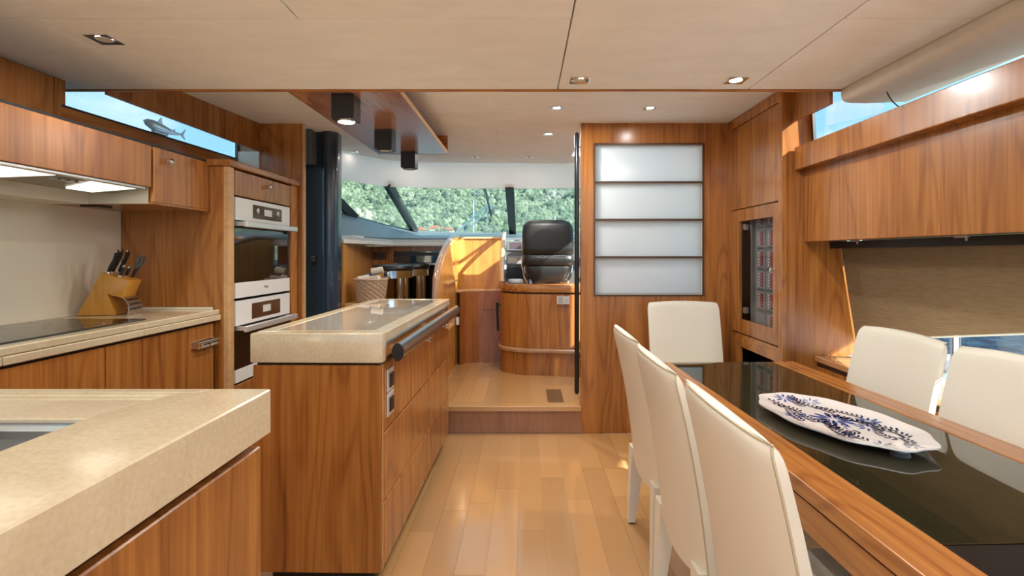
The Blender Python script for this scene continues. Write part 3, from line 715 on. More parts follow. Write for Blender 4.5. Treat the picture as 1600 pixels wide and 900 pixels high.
# dark column forward of the bulkhead
dc_ = thing('dark_column', 'glossy blue-black curved column beyond the oven tower', 'column', (-1.5, 3.75, .185))
plan = [(-1.75,3.66),(-1.68,3.69),(-1.60,3.705),(-1.52,3.70),(-1.46,3.68)]
plan += [(-1.415+.062*math.cos(a), 3.72+.062*math.sin(a)) for a in [PI*1.25+k*PI/10 for k in range(0, 9)]] + [(-1.36,3.80),(-1.75,3.80)]
G().prism(plan, 'z', .185, 2.083).obj('curved_panel', NAVY, dc_, smooth=True, ang=50)
B(-1.75, -1.50, 3.60, 3.69, 1.845, 2.083, bev=.004).obj('upper_box', GREYP, dc_)
hd = B(-1.545, -1.505, 3.690, 3.6985, 1.125, 1.195, bev=.003).obj('recessed_handle', BLACK, dc_)
B(-1.538, -1.512, 3.684, 3.6895, 1.15, 1.19, bev=.002).obj('latch_plate', DSTEEL, hd)

# ================================================================== island
IR = Vector((-.508, 1.82, 0))
isl = thing('island_cabinet', 'teak kitchen island cabinet with nine flush fronts and a grab rail', 'kitchen island', tuple(IR))
B(-.965, -.528, 1.84, 3.25, .07, .812).obj('body', CARC, isl)
B(-.93, -.55, 1.88, 3.22, 0, .07).obj('plinth', BLACK, isl)
B(-.972, -.512, 1.822, 1.84, .065, .805, bev=.002).obj('end_panel', TZ, isl)
B(-.528, -.510, 1.841, 1.846, .068, .805).obj('corner_lipping', TRIMW, isl)
cb = [1.847, 2.25, 2.70, 3.25]; rb = [.072, .305, .556, .803]
doors = {}
for c in range(3):
    for r in range(3):
        doors[c, r] = B(-.528, -.508, cb[c]+.003, cb[c+1]-.003, rb[r]+.003, rb[r+1]-.003, bev=.003).obj('drawer_front', TZ, isl)
for c in (1, 2): knob(doors[c, 2], (-.508, (cb[c]+cb[c+1])/2+.08, .775), r=.014)
for k, zc in enumerate((.735, .645)):
    p = B(-.508, -.502, 1.875, 1.955, zc-.042, zc+.042, bev=.002).obj('socket_plate', plain('satin_plate', (.72,.72,.70), .3, metal=.4), doors[0, 2])
    s_ = B(-.502, -.4975, 1.895, 1.945, zc-.028, zc+.026, bev=.002).obj('socket_insert', BLACK, doors[0, 2])
B(-.528, -.512, 1.87, 3.25, .822, .868, bev=.002).obj('side_rail_board', TY, isl)
gr = G().tube([(-.462,1.865,.846),(-.462,3.27,.846)], .021, n=20, sq=1.5).obj('grab_rail', DSTEEL, isl, smooth=True)
G().tube([(-.462,1.858,.846),(-.462,1.8645,.846)], .022, n=20, sq=1.5).obj('rail_end_cap', BLACK, gr)
for yy in (2.0, 2.6, 3.15): G().tube([(-.513,yy,.845),(-.48,yy,.848)], .009, n=10).obj('rail_bracket', CHROME, gr, smooth=True)
isl.rotation_euler = (0, 0, -.0168)
iw = thing('island_worktop', 'long beige stone island worktop with inset polished centre', 'worktop', tuple(IR))
B(-.978, -.503, 1.812, 1.862, .815, .920, bev=.006, seg=2).obj('end_block', STONE, iw, smooth=True)
fr = G(); fr.box(-.978, -.925, 1.8625, 3.25, .884, .920, bev=.002); fr.box(-.558, -.503, 1.8625, 3.25, .884, .920, bev=.002)
fr.box(-.924, -.559, 1.8625, 1.905, .884, .920, bev=.001); fr.box(-.924, -.559, 3.20, 3.25, .884, .920, bev=.002); fr.obj('border', STONE, iw)
B(-.924, -.559, 1.9055, 3.185, .880, .9185, bev=.001).obj('centre_panel', plain('polished_stone', (.74,.69,.60), .055, var=.12, vscale=5, Coat_Weight=1, Coat_Roughness=.02), iw)
B(-.924, -.559, 3.186, 3.199, .88, .910).obj('drain_slot', BLACK, iw)
B(-.97, -.515, 1.8625, 3.25, .870, .8835).obj('shadow_gap', BLACK, iw)
B(-.545, -.503, 1.8625, 3.25, .8705, .8832, bev=.001).obj('steel_edge', STEEL, iw)
iw.rotation_euler = (0, 0, -.0168)

# ================================================================== sink counter (near left)
sc_ = thing('sink_cabinet', 'teak sink base cabinet in the near left corner', 'cabinet', (-.9, .3, 0))
B(-1.25, -.565, -.6, 1.055, .07, .70).obj('body', CARC, sc_)
B(-1.2, -.60, -.6, 1.0, 0, .07).obj('plinth', BLACK, sc_)
B(-.565, -.545, .25, 1.058, .285, .806, bev=.003).obj('door', TZ, sc_); B(-.565, -.545, -.6, .246, .285, .806, bev=.003).obj('door', TZ, sc_)
B(-.565, -.545, -.6, 1.058, .075, .281, bev=.003).obj('drawer_front', TZ, sc_)
B(-1.25, -.566, 1.0555, 1.058, .07, .806).obj('end_panel', TZ, sc_)
sw = thing('sink_worktop', 'thick beige stone worktop around the sink in the near left corner', 'worktop', (-.9, .3, .828))
G().prism([(-.53,-.6),(-.53,1.07),(-.655,1.07),(-.665,1.045),(-.705,1.04),(-.75,.90),(-.75,-.6)], 'z', .828, .920, bev=.003).obj('front_band', STONE, sw, smooth=True)
G().prism([(-.657,1.07),(-1.26,1.07),(-1.26,1.046),(-.667,1.046)], 'z', .84, .9195, bev=.001).obj('rear_band', STONE, sw)
B(-1.26, -.669, 1.030, 1.0455, .84, .9165, bev=.002).obj('rear_step', CREAM if False else STONE, sw)
G().prism([(-.709,1.0295),(-1.26,1.0295),(-1.26,.90),(-.7525,.90)], 'z', .84, .912, bev=.001).obj('rear_shelf', STONE, sw)
B(-1.26, -1.14, -.6, .899, .84, .912).obj('side_band', STONE, sw)
sn = thing('sink_basin', 'brushed steel sink basin sunk in the stone worktop', 'sink', (-.95, .6, .70))
g = G()
for (x0,x1,y0,y1) in ((-1.138,-.752,.888,.8985), (-1.138,-.752,.15,.16), (-1.138,-1.128,.16,.888), (-.762,-.752,.16,.888)): g.box(x0,x1,y0,y1,.72,.908)
g.box(-1.138,-.752,.15,.8985,.712,.7195); g.obj('bowl', STEEL, sn)
B(-1.13,-.76,.872,.8875,.885,.899).obj('inner_ledge', CHROME, sn)
G().lathe([(.04,0),(.04,.003),(.03,.004),(0,.004)], (-.95,.5,.7197)).obj('drain', CHROME, sn, smooth=True)

# ================================================================== hanging wooden raft with spotlights
rf = thing('ceiling_raft', 'glossy teak panel hanging below the ceiling over the island', 'ceiling panel', (-.83, 3.1, 1.95))
B(-1.09, -.575, 2.356, 3.80, 1.948, 1.968, bev=.001).obj('panel', wood('raft_veneer', 'y', (.50,.24,.12), (.33,.13,.055), rough=.14, coat=1.0), rf)
e_ = G(); e_.box(-.578, -.5735, 2.356, 3.80, 1.9475, 1.972); e_.obj('edge_lipping', TRIMW, rf)
B(-1.09, -.5735, 3.80, 3.815, 1.9475, 2.0835).obj('end_board', TX, rf)
B(-1.09, -1.07, 2.356, 3.80, 1.968, 2.0835).obj('side_board', TY, rf)
sp0 = None
for k, (yy, xx) in enumerate(((2.27+.1, -.845), (3.05, -.845), (3.70, -.845))):
    lab = ['square black ceiling spotlight nearest the camera, lit', 'square black ceiling spotlight, middle of the three on the wooden panel', 'square black ceiling spotlight at the far end of the wooden panel'][k]
    t = thing('ceiling_spotlight', lab, 'spotlight', (xx, yy+.05, 1.82), 'spotlights on the wooden ceiling panel')
    B(xx-.052, xx+.052, yy, yy+.104, 1.832, 1.9475, bev=.002).obj('housing', BLKMET, t)
    g = G(); n = 24
    g.loft([[(xx+r*math.cos(2*PI*j/n), yy+.052+r*math.sin(2*PI*j/n), z) for j in range(n)] for r, z in ((.046,1.8318),(.046,1.826),(.038,1.826),(.038,1.8312))], close=True); g.obj('trim_ring', CHROME if k == 0 else BLKMET, t, smooth=True)
    G().lathe([(.037,0),(.037,.003),(0,.003)], (xx, yy+.052, 1.8285)).obj('lens', LENS if k == 0 else LENSD, t)
    ld = bpy.data.lights.new('spot_lamp', 'AREA'); ld.shape = 'DISK'; ld.size = .06; ld.energy = LAMP_W*(.8 if k == 0 else .15); ld.color = (1, .86, .68); ld.spread = 2.2
    lo_ = bpy.data.objects.new('lamp', ld); COL.objects.link(lo_); lo_.parent = t; lo_.location = (0, .002, .0048)

# recessed downlights
def downlight(x, y, z, lit, label, s=.042, grp='square recessed ceiling downlights'):
    t = thing('downlight', label, 'downlight', (x, y, z-.006), grp)
    g = G(); n = 32
    sq = [];
    for j in range(n):
        a = 2*PI*j/n; c_, s2 = math.cos(a), math.sin(a); m_ = max(abs(c_), abs(s2)); sq.append((x+s*c_/m_, y+s*s2/m_))
    ci = [(x+s*.66*math.cos(2*PI*j/n), y+s*.66*math.sin(2*PI*j/n)) for j in range(n)]
    g.loft([[(a, b, z) for a, b in sq], [(a, b, z-.005) for a, b in sq], [(x+(a-x)*.9, y+(b-y)*.9, z-.006) for a, b in sq], [(a, b, z-.0035) for a, b in ci], [(a, b, z-.0005) for a, b in ci]], close=True)
    g.obj('bezel', plain('bezel_bronze', (.40,.36,.31), .22, metal=1) if False else CHROME, t, smooth=True, ang=25)
    G().lathe([(s*.655,0),(s*.655,.001),(0,.001)], (x, y, z-.0032), n=24).obj('lens', LENS if lit > .6 else LENSD, t)
    ld = bpy.data.lights.new('downlight_lamp', 'AREA'); ld.shape = 'DISK'; ld.size = s*1.2; ld.energy = LAMP_W*(lit if lit != .61 else .25); ld.color = (1, .97, .93)
    lo_ = bpy.data.objects.new('lamp', ld); COL.objects.link(lo_); lo_.parent = t; lo_.location = (0, 0, .0018)
    return t
downlight(-1.47, 1.79, CZ, .55, 'square chrome downlight in the ceiling above the galley worktop')
downlight(.238, 2.21, CZ, .55, 'square chrome downlight by the wooden ceiling edge, left of the lit one')
downlight(.911, 2.21, CZ, 1.0, 'lit square downlight in the ceiling above the dining table')
for k, (x, y) in enumerate(((-1.47,.45), (-.30,.75), (.238,.75), (.911,.75), (-1.47,-.8), (-.3,-.8), (.238,-.8), (.911,-.8))):  # unseen downlights, added to give the saloon more light
    downlight(x, y, CZ, .7, 'unseen square downlight added in the saloon ceiling behind the viewpoint for more light')
downlight(.192, 3.08, FZ, 1.2, 'small downlight in the helm ceiling left of the frosted panel top', .035, 'helm ceiling downlights')
downlight(.754, 3.08, FZ, .61, 'bright small downlight in the helm ceiling above the frosted panel', .035, 'helm ceiling downlights')
downlight(.173, 3.745, FZ, 1.4, 'small downlight in the helm ceiling near the top of the black pole', .035, 'helm ceiling downlights')
downlight(.04, 4.62, FZ, .2, 'small downlight close to the windscreen band above the helm chair', .033, 'helm ceiling downlights')
downlight(-.45, 4.62, FZ, .2, 'small downlight close to the windscreen band above the companionway', .033, 'helm ceiling downlights')
downlight(-1.02, 4.66, FZ, .2, 'small downlight close to the windscreen band beside the wooden panel end', .033, 'helm ceiling downlights')
downlight(-1.46, 4.40, FZ, .04, 'small downlight in the helm ceiling beside the dark column top', .033, 'helm ceiling downlights')

# ================================================================== helm area
# port nook: side, back with vent and black cooler, bench
nk = thing('nook_cabinet', 'teak panelled nook under the port ledge with grille and black cooler', 'cabinet', (-1.1, 4.95, .185))
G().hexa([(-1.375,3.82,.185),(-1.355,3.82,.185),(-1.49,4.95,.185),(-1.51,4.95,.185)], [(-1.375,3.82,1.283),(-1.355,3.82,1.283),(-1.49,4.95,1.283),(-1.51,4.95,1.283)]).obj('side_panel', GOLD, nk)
B(-1.52, -.68, 4.95, 4.97, .185, 1.283).obj('back_panel', TZ, nk)
vt = B(-1.465, -1.335, 4.944, 4.9495, 1.15, 1.225).obj('vent_grille', TD and plain('vent_wood', (.22,.09,.05), .5), nk)
for k in range(8): B(-1.458+k*.0155, -1.450+k*.0155, 4.941, 4.9438, 1.155, 1.22).obj('slat', BLACK, vt)
fd = B(-1.26, -.815, 4.935, 4.9495, .45, 1.235, bev=.002).obj('cooler_door', BGLASS, nk)
B(-1.255, -.82, 4.926, 4.9345, 1.19, 1.222).obj('cooler_vent_strip', BLACK, fd)
B(-1.255, -.82, 4.927, 4.9345, 1.10, 1.118).obj('cooler_trim', STEEL, fd)
ld_ = thing('ledge_board', 'pale layered ledge running under the windscreen on the port side', 'ledge', (-1.1, 4.6, 1.284))
pl = [(-1.34,3.56),(-1.50,3.56),(-1.60,3.85),(-1.55,4.5),(-1.45,5.0),(-.60,5.06),(-.60,4.84),(-1.22,4.82)]
pl = [(-1.345,3.81),(-1.62,3.81),(-1.60,4.2),(-1.46,4.95),(-1.30,5.05),(-.685,5.05),(-.685,4.84),(-1.235,4.82)]
G().prism(pl, 'z', 1.285, 1.316, bev=.004, seg=2).obj('lower_board', LEDGE, ld_)
pl2 = [(x-(.03 if x > -1.4 and y < 4.83 and x < -1.2 else 0), y+(.03 if y > 4.8 and y < 4.9 else 0)) for x, y in pl]
G().prism(pl2, 'z', 1.318, 1.342, bev=.003).obj('upper_board', plain('ledge_grey', (.42,.45,.46), .3), ld_)
for k, (x, y, w, l, m_) in enumerate(((-1.39,4.15,.09,.26,WHITE), (-1.10,4.90,.20,.07,GREYP))):
    tag(B(x-w/2, x+w/2, y-l/2, y+l/2, 1.3425, 1.352, bev=.002).obj(['chart_booklet','folded_chart'][k], m_), ['white booklet lying on the port ledge by the dark column', 'grey folded chart lying on the port ledge'][k], 'booklet')
bn = thing('bench', 'low pale teak bench top under the wicker basket', 'bench', (-1.2, 3.95, .185))
B(-1.348, -1.055, 3.62+.2, 4.14, .80, .835, bev=.004).obj('bench_top', TRIMW, bn)
B(-1.34, -1.075, 3.84, 4.13, .185, .80).obj('front', TZ, bn)
bs = thing('wicker_basket', 'pale wicker basket of rolled towels beside the bar stools', 'basket', (-1.195, 3.98, .836))
bx, by = -1.195, 3.975
nst = 28
for k in range(nst):
    a = 2*PI*k/nst
    G().tube([(bx+.098*math.cos(a), by+.098*math.sin(a), .838), (bx+.122*math.cos(a), by+.122*math.sin(a), 1.005)], .0036, n=6).obj('stake', WICKER, bs, smooth=True)
wv = G()
for r in range(19):
    z = .843+.0085*r; rr = .098+.024*(z-.838)/.167; n = nst*2
    wv.tube([(bx+(rr+(.0045 if (k+r*1) % 4 < 2 else -.0045))*math.cos(2*PI*k/n), by+(rr+(.0045 if (k+r) % 4 < 2 else -.0045))*math.sin(2*PI*k/n), z) for k in range(n)], .0042, n=5, closed=True)
w_ = wv.obj('weave', WICKER, bs, smooth=True); w_['kind'] = 'stuff'
G().tube([(bx+.124*math.cos(2*PI*k/40), by+.124*math.sin(2*PI*k/40), 1.010) for k in range(40)], .008, n=8, closed=True).obj('rim', WICKER, bs, smooth=True)
G().lathe([(.094,0),(.094,.006),(0,.006)], (bx, by, .8365)).obj('bottom', WICKER, bs)
for k, (dx, dy, dz, m_, ang) in enumerate(((-.045,-.045,1.015,TOWEL,.5), (.035,-.035,1.012,TOWEL,-.3), (-.02,.04,1.03,plain('striped_towel_blue', (.12,.13,.20), .9),.2), (.035,.045,1.075,TOWEL,.2), (-.035,-.02,.945,TOWEL,1.57), (.035,.0,.945,TOWEL,1.57))):
    c = Vector((bx+dx, by+dy, dz)); d2 = Vector((math.cos(ang), math.sin(ang), .15))
    t = G().tube([c-d2*.047, c-d2*.043, c+d2*.043, c+d2*.047], [.014,.026,.026,.014], n=12).obj('rolled_towel', m_, smooth=True)
    tag(t, ['beige rolled towel at the front left of the wicker basket', 'beige rolled towel at the front right of the wicker basket', 'dark blue rolled towel in the wicker basket', 'beige rolled towel on top at the back of the basket', 'beige rolled towel low inside the basket on the left', 'beige rolled towel low inside the basket on the right'][k], 'towel', 'towels in the basket')
def stool(x, y, r, ztop, label):
    t = thing('bar_stool', label, 'stool', (x, y, .185), 'bar stools in the nook')
    z = ztop
    G().lathe([(0,-.050),(r*.97,-.050),(r*1.0,-.042),(r*1.0,-.028),(r*.95,-.010),(r*.8,-.002),(0,0)], (x, y, z), n=40).obj('cushion', BLKLEA, t, smooth=True)
    G().lathe([(r*.93,-.112),(r*.96,-.112),(r*.96,-.051),(0,-.051)], (x, y, z), n=40).obj('chrome_band', CHROME, t, smooth=True)
    for k in range(4):
        a = PI/4 + k*PI/2
        c = Vector((x+r*.72*math.cos(a), y+r*.72*math.sin(a), 0))
        G().tube([c+Vector((0,0,.186)), c+Vector((0,0,z-.1125))], .027, n=14).obj('leg', CHROME, t, smooth=True)
    G().tube([(x+r*.72*math.cos(2*PI*k/32), y+r*.72*math.sin(2*PI*k/32), .45) for k in range(32)], .010, n=8, closed=True).obj('foot_ring', CHROME, t, smooth=True)
stool(-1.125, 4.35, .175, 1.118, 'round black seated chrome bar stool behind the wicker basket')
stool(-1.04, 4.71, .165, 1.122, 'round black seated chrome bar stool against the black cooler')

# companionway surround
cw = thing('companionway', 'honey teak companionway surround with curved handrails and sunlit back', 'companionway', (-.42, 4.8, .185))
edge = [(3.68,.72),(3.675,.90),(3.70,1.03),(3.80,1.12),(4.0,1.215),(4.25,1.29),(4.45,1.335),(4.60,1.357),(4.95,1.362)]
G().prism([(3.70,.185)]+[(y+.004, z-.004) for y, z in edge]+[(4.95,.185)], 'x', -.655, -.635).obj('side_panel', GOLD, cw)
G().tube([(-.645, y, z) for y, z in edge], .022, n=12, sq=1.0).obj('curved_handrail', plain('rail_lacquer', (.40,.22,.13), .2, Coat_Weight=1), cw, smooth=True)
G().tube([(-.634, y+.03, z-.03) for y, z in edge[:-1]], .007, n=8).obj('pale_beading', TRIMW, cw, smooth=True)
B(-.634, -.60, 4.0, 4.6, .965, .978).obj('step_tread_edge', TRIMW, cw)
B(-.634, -.58, 3.9, 4.2, .62, .64, bev=.004).obj('step_tread_edge', TRIMW, cw)
back = []
for k in range(13):
    a = PI - k*(PI/2)/12*1.0
    back.append((-.556+.075*math.cos(a), 4.87+.075*math.sin(a)))
inner_ = [(-.631,4.60)] + back + [(-.205,4.945)]
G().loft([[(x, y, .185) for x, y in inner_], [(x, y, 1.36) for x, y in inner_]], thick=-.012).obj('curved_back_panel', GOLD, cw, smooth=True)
B(-.64, -.20, 4.93, 4.98, 1.352, 1.372, bev=.003).obj('top_capping', TRIMW, cw)
lw = [(-.60,4.72),(-.56,4.80),(-.48,4.84),(-.38,4.85),(-.205,4.85)]
G().loft([[(x, y, z) for x, y in lw] for z in (.185, .85)], thick=.012).obj('lower_front', wood('companion_door', 'z', (.42,.15,.04), (.27,.085,.022)), cw, smooth=True)
G().prism([(-.60,4.71),(-.56,4.79),(-.48,4.83),(-.38,4.84),(-.205,4.84),(-.205,4.944),(-.55,4.944),(-.632,4.87),(-.632,4.71)], 'z', .851, .872, bev=.003).obj('shelf', TRIMW, cw)
B(-.47, -.215, 4.836, 4.8395, .675, .678).obj('door_gap', CARC, cw)
B(-.625, -.6005, 4.66, 4.69, .56, .63).obj('switch_plate', WHITE, cw)
edge2 = [(4.36,.965),(4.39,1.05),(4.48,1.19),(4.64,1.31),(4.80,1.385),(4.92,1.405)]
G().prism([(4.38,.949),(4.39,1.01),(4.46,1.06),(4.95,1.06),(4.95,.949)], 'x', -.205, -.185).obj('helm_side_panel', TY, cw)
G().tube([(-.195, y, z+.004) for y, z in edge2], .020, n=12).obj('curved_handrail', plain('rail_lacquer_pale', (.50,.32,.20), .2, Coat_Weight=1), cw, smooth=True)
G().tube([(-.235,4.34,.80),(-.235,4.36,.74),(-.228,4.38,.55)], .011, n=8).obj('grab_handle', BLKMET, cw, smooth=True)
B(-.234,-.206,4.35,4.37,.76,.78).obj('grab_handle_mount', BLKMET, cw)

# helm seat pedestal
def rounded(off, x0=-.215, x1=.95, y0=4.30, y1=5.0, r=.34):
    pts = []
    x0 -= off; y0 -= off; r += off
    for k in range(13):
        a = PI + k*(PI/2)/12
        pts.append((x0+r+r*math.cos(a), y0+r*.75+r*.75*math.sin(a)))
    # gentle bow across the front
    for k in range(1, 9):
        u = k/8; pts.append((x0+r+(x1-x0-r)*u, y0-.05*math.sin(PI*u)))
    return pts + [(x1, y1), (x0, y1)]
hp = thing('helm_pedestal', 'curved teak pedestal under the black helm chair', 'pedestal', (.3, 4.6, .185))
G().prism(rounded(0, y1=4.8), 'z', .185, .375).obj('base', TZ, hp, smooth=True)
G().prism(rounded(.028, y1=4.8), 'z', .3755, .412, bev=.012, seg=3).obj('moulding', wood('moulding_wood', 'x', (.46,.26,.14), (.34,.17,.08), coat=1), hp, smooth=True)
G().prism(rounded(0, y1=4.8), 'z', .4125, .868).obj('body', TZ, hp, smooth=True)
G().prism(rounded(-.012, y1=4.8), 'z', .8685, .882).obj('shadow_gap', CARC, hp)
G().prism(rounded(0.004, y1=4.8), 'z', .8825, .946, bev=.006, seg=2).obj('top', TX, hp, smooth=True)
stk = B(.268, .372, 4.246, 4.249, .79, .855).obj('sticker', LABELW, hp)
g = G()
for k in range(5): g.box(.275, .318, 4.245, 4.2458, .798+k*.011, .803+k*.011)
for k in range(4): g.box(.325, .366, 4.245, 4.2458, .800+k*.013, .803+k*.013)
g.obj('sticker_print', INK, stk)
# helm chair
hc = thing('helm_chair', 'black leather helm chair seen from behind on the teak pedestal', 'helm chair', (.21, 4.5, .947))
def cushion(x0, x1, zs, y, th, name, rr=.06):
    rows = []; n = 20
    for (z, ins, bul) in zs:
        row = []
        hw = (x1-x0)/2 - ins; cx = (x0+x1)/2
        for k in range(n):
            a = 2*PI*k/n; c_, s_ = math.cos(a), math.sin(a)
            px = cx + hw*math.copysign(abs(c_)**.35, c_); py = y + bul*math.copysign(abs(s_)**.6, s_)
            row.append((px, py, z))
        rows.append(row)
    g = G(); g.loft(rows, close=True); g.poly(rows[0]); g.poly(rows[-1][::-1])
    bmesh.ops.recalc_face_normals(g.b, faces=g.b.faces)
    return g.obj(name, BLKLEA, hc, smooth=True, ang=60)
cushion(-.025, .425, [(1.20,.012,.05),(1.21,.003,.065),(1.26,0,.07),(1.40,.002,.07),(1.45,.010,.068),(1.485,.035,.055),(1.50,.075,.035),(1.503,.12,.01)], 4.47, .1, 'backrest')
cushion(-.022, .422, [(1.105,.01,.05),(1.115,.0,.068),(1.16,.0,.072),(1.19,.004,.068),(1.199,.014,.055)], 4.47, .1, 'backrest_mid')
cushion(.0, .40, [(.962,.06,.03),(.985,.045,.05),(1.03,.02,.066),(1.08,.004,.07),(1.10,.004,.066),(1.104,.015,.05)], 4.475, .1, 'backrest_lower')
pip = G()
for k in range(14): pip.box(.05+.022*k, .062+.022*k, 4.397, 4.402, 1.188, 1.194)
pip.obj('stitching', plain('stitch_thread', (.12,.12,.11), .6), hc)
B(.02, .38, 4.55, 4.78, .97, 1.05, bev=.03, seg=3).obj('seat', BLKLEA, hc, smooth=True)
for s in (-1, 1):
    G().tube([(.20+s*.175,4.52,.948),(.20+s*.205,4.53,1.02),(.20+s*.218,4.54,1.10),(.20+s*.222,4.60,1.18)], .012, n=8).obj('side_bracket', CHROME, hc, smooth=True)
    B(.20+s*.15-.012, .20+s*.15+.012, 4.45, 4.50, .948, .99, bev=.003).obj('mount_foot', CHROME, hc)
# instrument console
hcn = thing('helm_console', 'grey helm instrument console with small displays beyond the chair', 'console', (.4, 5.0, .95))
B(-.18, 1.1, 5.0, 5.04, .185, 1.335).obj('face', GREYP, hcn)
B(-.178, -.02, 4.985, 4.9995, 1.24, 1.335, bev=.003).obj('display_frame', STEEL, hcn)
B(-.15, -.035, 4.979, 4.9845, 1.19+.065, 1.32).obj('display_screen', plain('dim_screen', (.10,.07,.08), .1), hcn)
B(-.178, -.02, 4.975, 4.9995, 1.105, 1.185, bev=.004).obj('radio_body', plain('radio_grey', (.22,.24,.27), .4), hcn)
B(-.16, -.075, 4.970, 4.9745, 1.12, 1.17).obj('radio_screen', plain('radio_lcd', (.42,.36,.28), .3), hcn)
B(-.178, -.02, 4.99, 4.9995, .97, 1.08).obj('dark_recess', BLACK, hcn)
rm = thing('remote_handset', 'pale grey remote control handset on top of the helm pedestal', 'remote control', (-.08, 4.55, .947))
G().prism([(-.15,4.52),(-.12,4.49),(-.04,4.48),(-.015,4.51),(-.02,4.56),(-.06,4.59),(-.13,4.58)], 'z', .947, .985, bev=.012, seg=3).obj('casing', plain('handset_grey', (.50,.55,.58), .35), rm, smooth=True)
G().tube([(-.03,4.53,.986),(-.025,4.53,1.02)], .006, n=8).obj('joystick', BLACK, rm, smooth=True)
# black pole
pp = thing('grab_pole', 'tall black vertical grab pole at the edge of the frosted partition', 'grab pole', (.35, 3.40, .27))
G().tube([(.346,3.41,.275),(.346,3.41,.285),(.346,3.41,2.00),(.346,3.41,2.012)], [.010,.0155,.0155,.009], n=14).obj('pole', BLKMET, pp, smooth=True)
for z in (1.925, 1.04, .48): G().tube([(.352,3.41,z),(.38,3.46,z)], .006, n=8).obj('bracket', CHROME, pp, smooth=True)

# ================================================================== starboard: electrical locker, valance, lockers, blind, ledge
el = thing('electrical_locker', 'tall teak locker with a glazed door in front of the breaker panel', 'locker', (1.5, 3.07, 0))
FX = 1.363
B(1.505, 1.52, 2.728, 3.49, 0, 2.083).obj('back', BLACK, el)
B(FX+.018, 1.504, 2.728, 2.745, 0, 2.083).obj('side', BLACK, el); B(FX+.018, 1.504, 3.475, 3.49, 0, 2.083).obj('side', BLACK, el)
for z0, z1 in ((1.484,2.083), (.70,.715), (.0,.02)): B(FX+.018, 1.504, 2.746, 3.474, z0, z1).obj('shelf', BLACK, el)
B(FX, FX+.018, 3.375, 3.439, 0, 2.083).obj('stile', TZ, el); B(FX, FX+.018, 2.728, 2.752, 0, 2.083).obj('stile', TZ, el)
B(FX, FX+.018, 2.7525, 3.3745, 2.02, 2.083).obj('top_rail', TZ, el)
B(FX, FX+.018, 2.755, 3.372, 1.49, 2.015, bev=.002).obj('upper_door', TZ, el)
B(FX, FX+.018, 2.7525, 3.3745, .62, .70).obj('mid_rail', TX, el)
B(FX, FX+.018, 2.7525, 3.3745, 0, .12).obj('bottom_rail', TX, el)
B(FX, FX+.018, 3.245, 3.3745, .12, .62).obj('niche_side', TZ, el)
gd = G()
for a in ((2.755,2.815,.708,1.484), (3.255,3.372,.708,1.484)): gd.box(FX, FX+.018, a[0], a[1], a[2], a[3], bev=.001)
gd.box(FX, FX+.018, 2.815, 3.255, .708, .795); gd.box(FX, FX+.018, 2.815, 3.255, 1.41, 1.484)
gdo = gd.obj('glazed_door', TZ, el)
B(FX+.006, FX+.010, 2.815, 3.255, .795, 1.41).obj('pane', clear_glass('locker_glass', (.95,.95,.95), .08), gdo)
knob(gdo, (FX, 2.79, 1.115), 'x', -1, .014)
for z in (1.355, .83): B(FX+.019, FX+.045, 3.215, 3.25, z, z+.04, bev=.004).obj('hinge', STEEL, gdo)
bp_ = thing('breaker_panel', 'grey electrical breaker panel with rows of red switches inside the glazed locker', 'breaker panel', (1.45, 2.95, .72))
PX = 1.44
B(PX, PX+.02, 2.748, 3.19, .717, 1.482).obj('back_plate', GREYEQ, bp_)
B(PX-.03, PX+.02, 3.192, 3.20, .717, 1.482).obj('edge_strip', STEEL, bp_)
cols = [(3.05,3.165), (2.925,3.04), (2.80,2.915)]
for ci, (a, b_) in enumerate(cols):
    for r in range(6):
        z0 = .733 + r*.125
        blank = (ci == 0 and r == 0)
        m_ = B(PX-.008, PX-.0005, a+.003, b_-.003, z0, z0+.117, bev=.001).obj('module', GREYEQ, bp_)
        B(PX-.0095, PX-.0085, a+.012, b_-.012, z0+.004, z0+.012).obj('label_strip', BLACK, m_)
        if blank: continue
        for k in range(5):
            zz = z0+.024+k*.0175
            B(PX-.014, PX-.0085, a+.026, a+.048, zz, zz+.014).obj('switch', REDSW if not (k == 0 and ci and r in (1, 0)) else BLACK, m_)
            B(PX-.0105, PX-.0085, a+.074, a+.084, zz+.003, zz+.011).obj('name_tag', LABELW, m_)
            B(PX-.0105, PX-.0085, a+.056, a+.060, zz+.004, zz+.009).obj('indicator', BLACK, m_)
vl = B(1.417, 1.475, -2.0, 2.694, 1.644, 1.763, bev=.004, seg=2).obj('wooden_valance', TZ); tag(vl, 'projecting teak valance beam along the top of the starboard locker', 'valance')
ul = thing('wall_locker', 'long plain teak wall locker on the starboard side above the blind', 'locker', (1.6, .5, 1.268))
B(1.495, 1.775, -2.0, 2.70, 1.285, 1.70).obj('body', CARC, ul)
B(1.475, 1.495, -2.0, 2.70, 1.268, 1.66, bev=.002).obj('front_panel', TZ, ul)
B(1.53, 1.60, -2.0, 2.70, 1.27, 1.285).obj('bottom_panel', BLACK, ul)
for yy in (2.45, 1.85): 
    g = G(); g.box(1.575, 1.582, yy-.03, yy+.03, 1.262, 1.2695); g.tube([(1.578,yy-.02,1.2615),(1.578,yy-.02,1.25)], .004, n=8); g.obj('blind_clip', STEEL, ul)
bl = thing('roller_blind', 'brown woven blind drawn most of the way down the starboard window', 'blind', (1.7, 1.5, .8))
rows = []
ys = [2.70-.15*k for k in range(0, 22)]
for u in range(9):
    row = []
    for y in ys:
        zb = .755+(2.70-y)*.19 if y > 1.6 else .964+(1.6-y)*.03
        u_ = u/8; z = 1.233+(zb-1.233)*u_; x = 1.672+.075*u_
        row.append((x, y, z))
    rows.append(row)
G().loft(rows, thick=.003).obj('fabric', BLIND, bl, smooth=True)
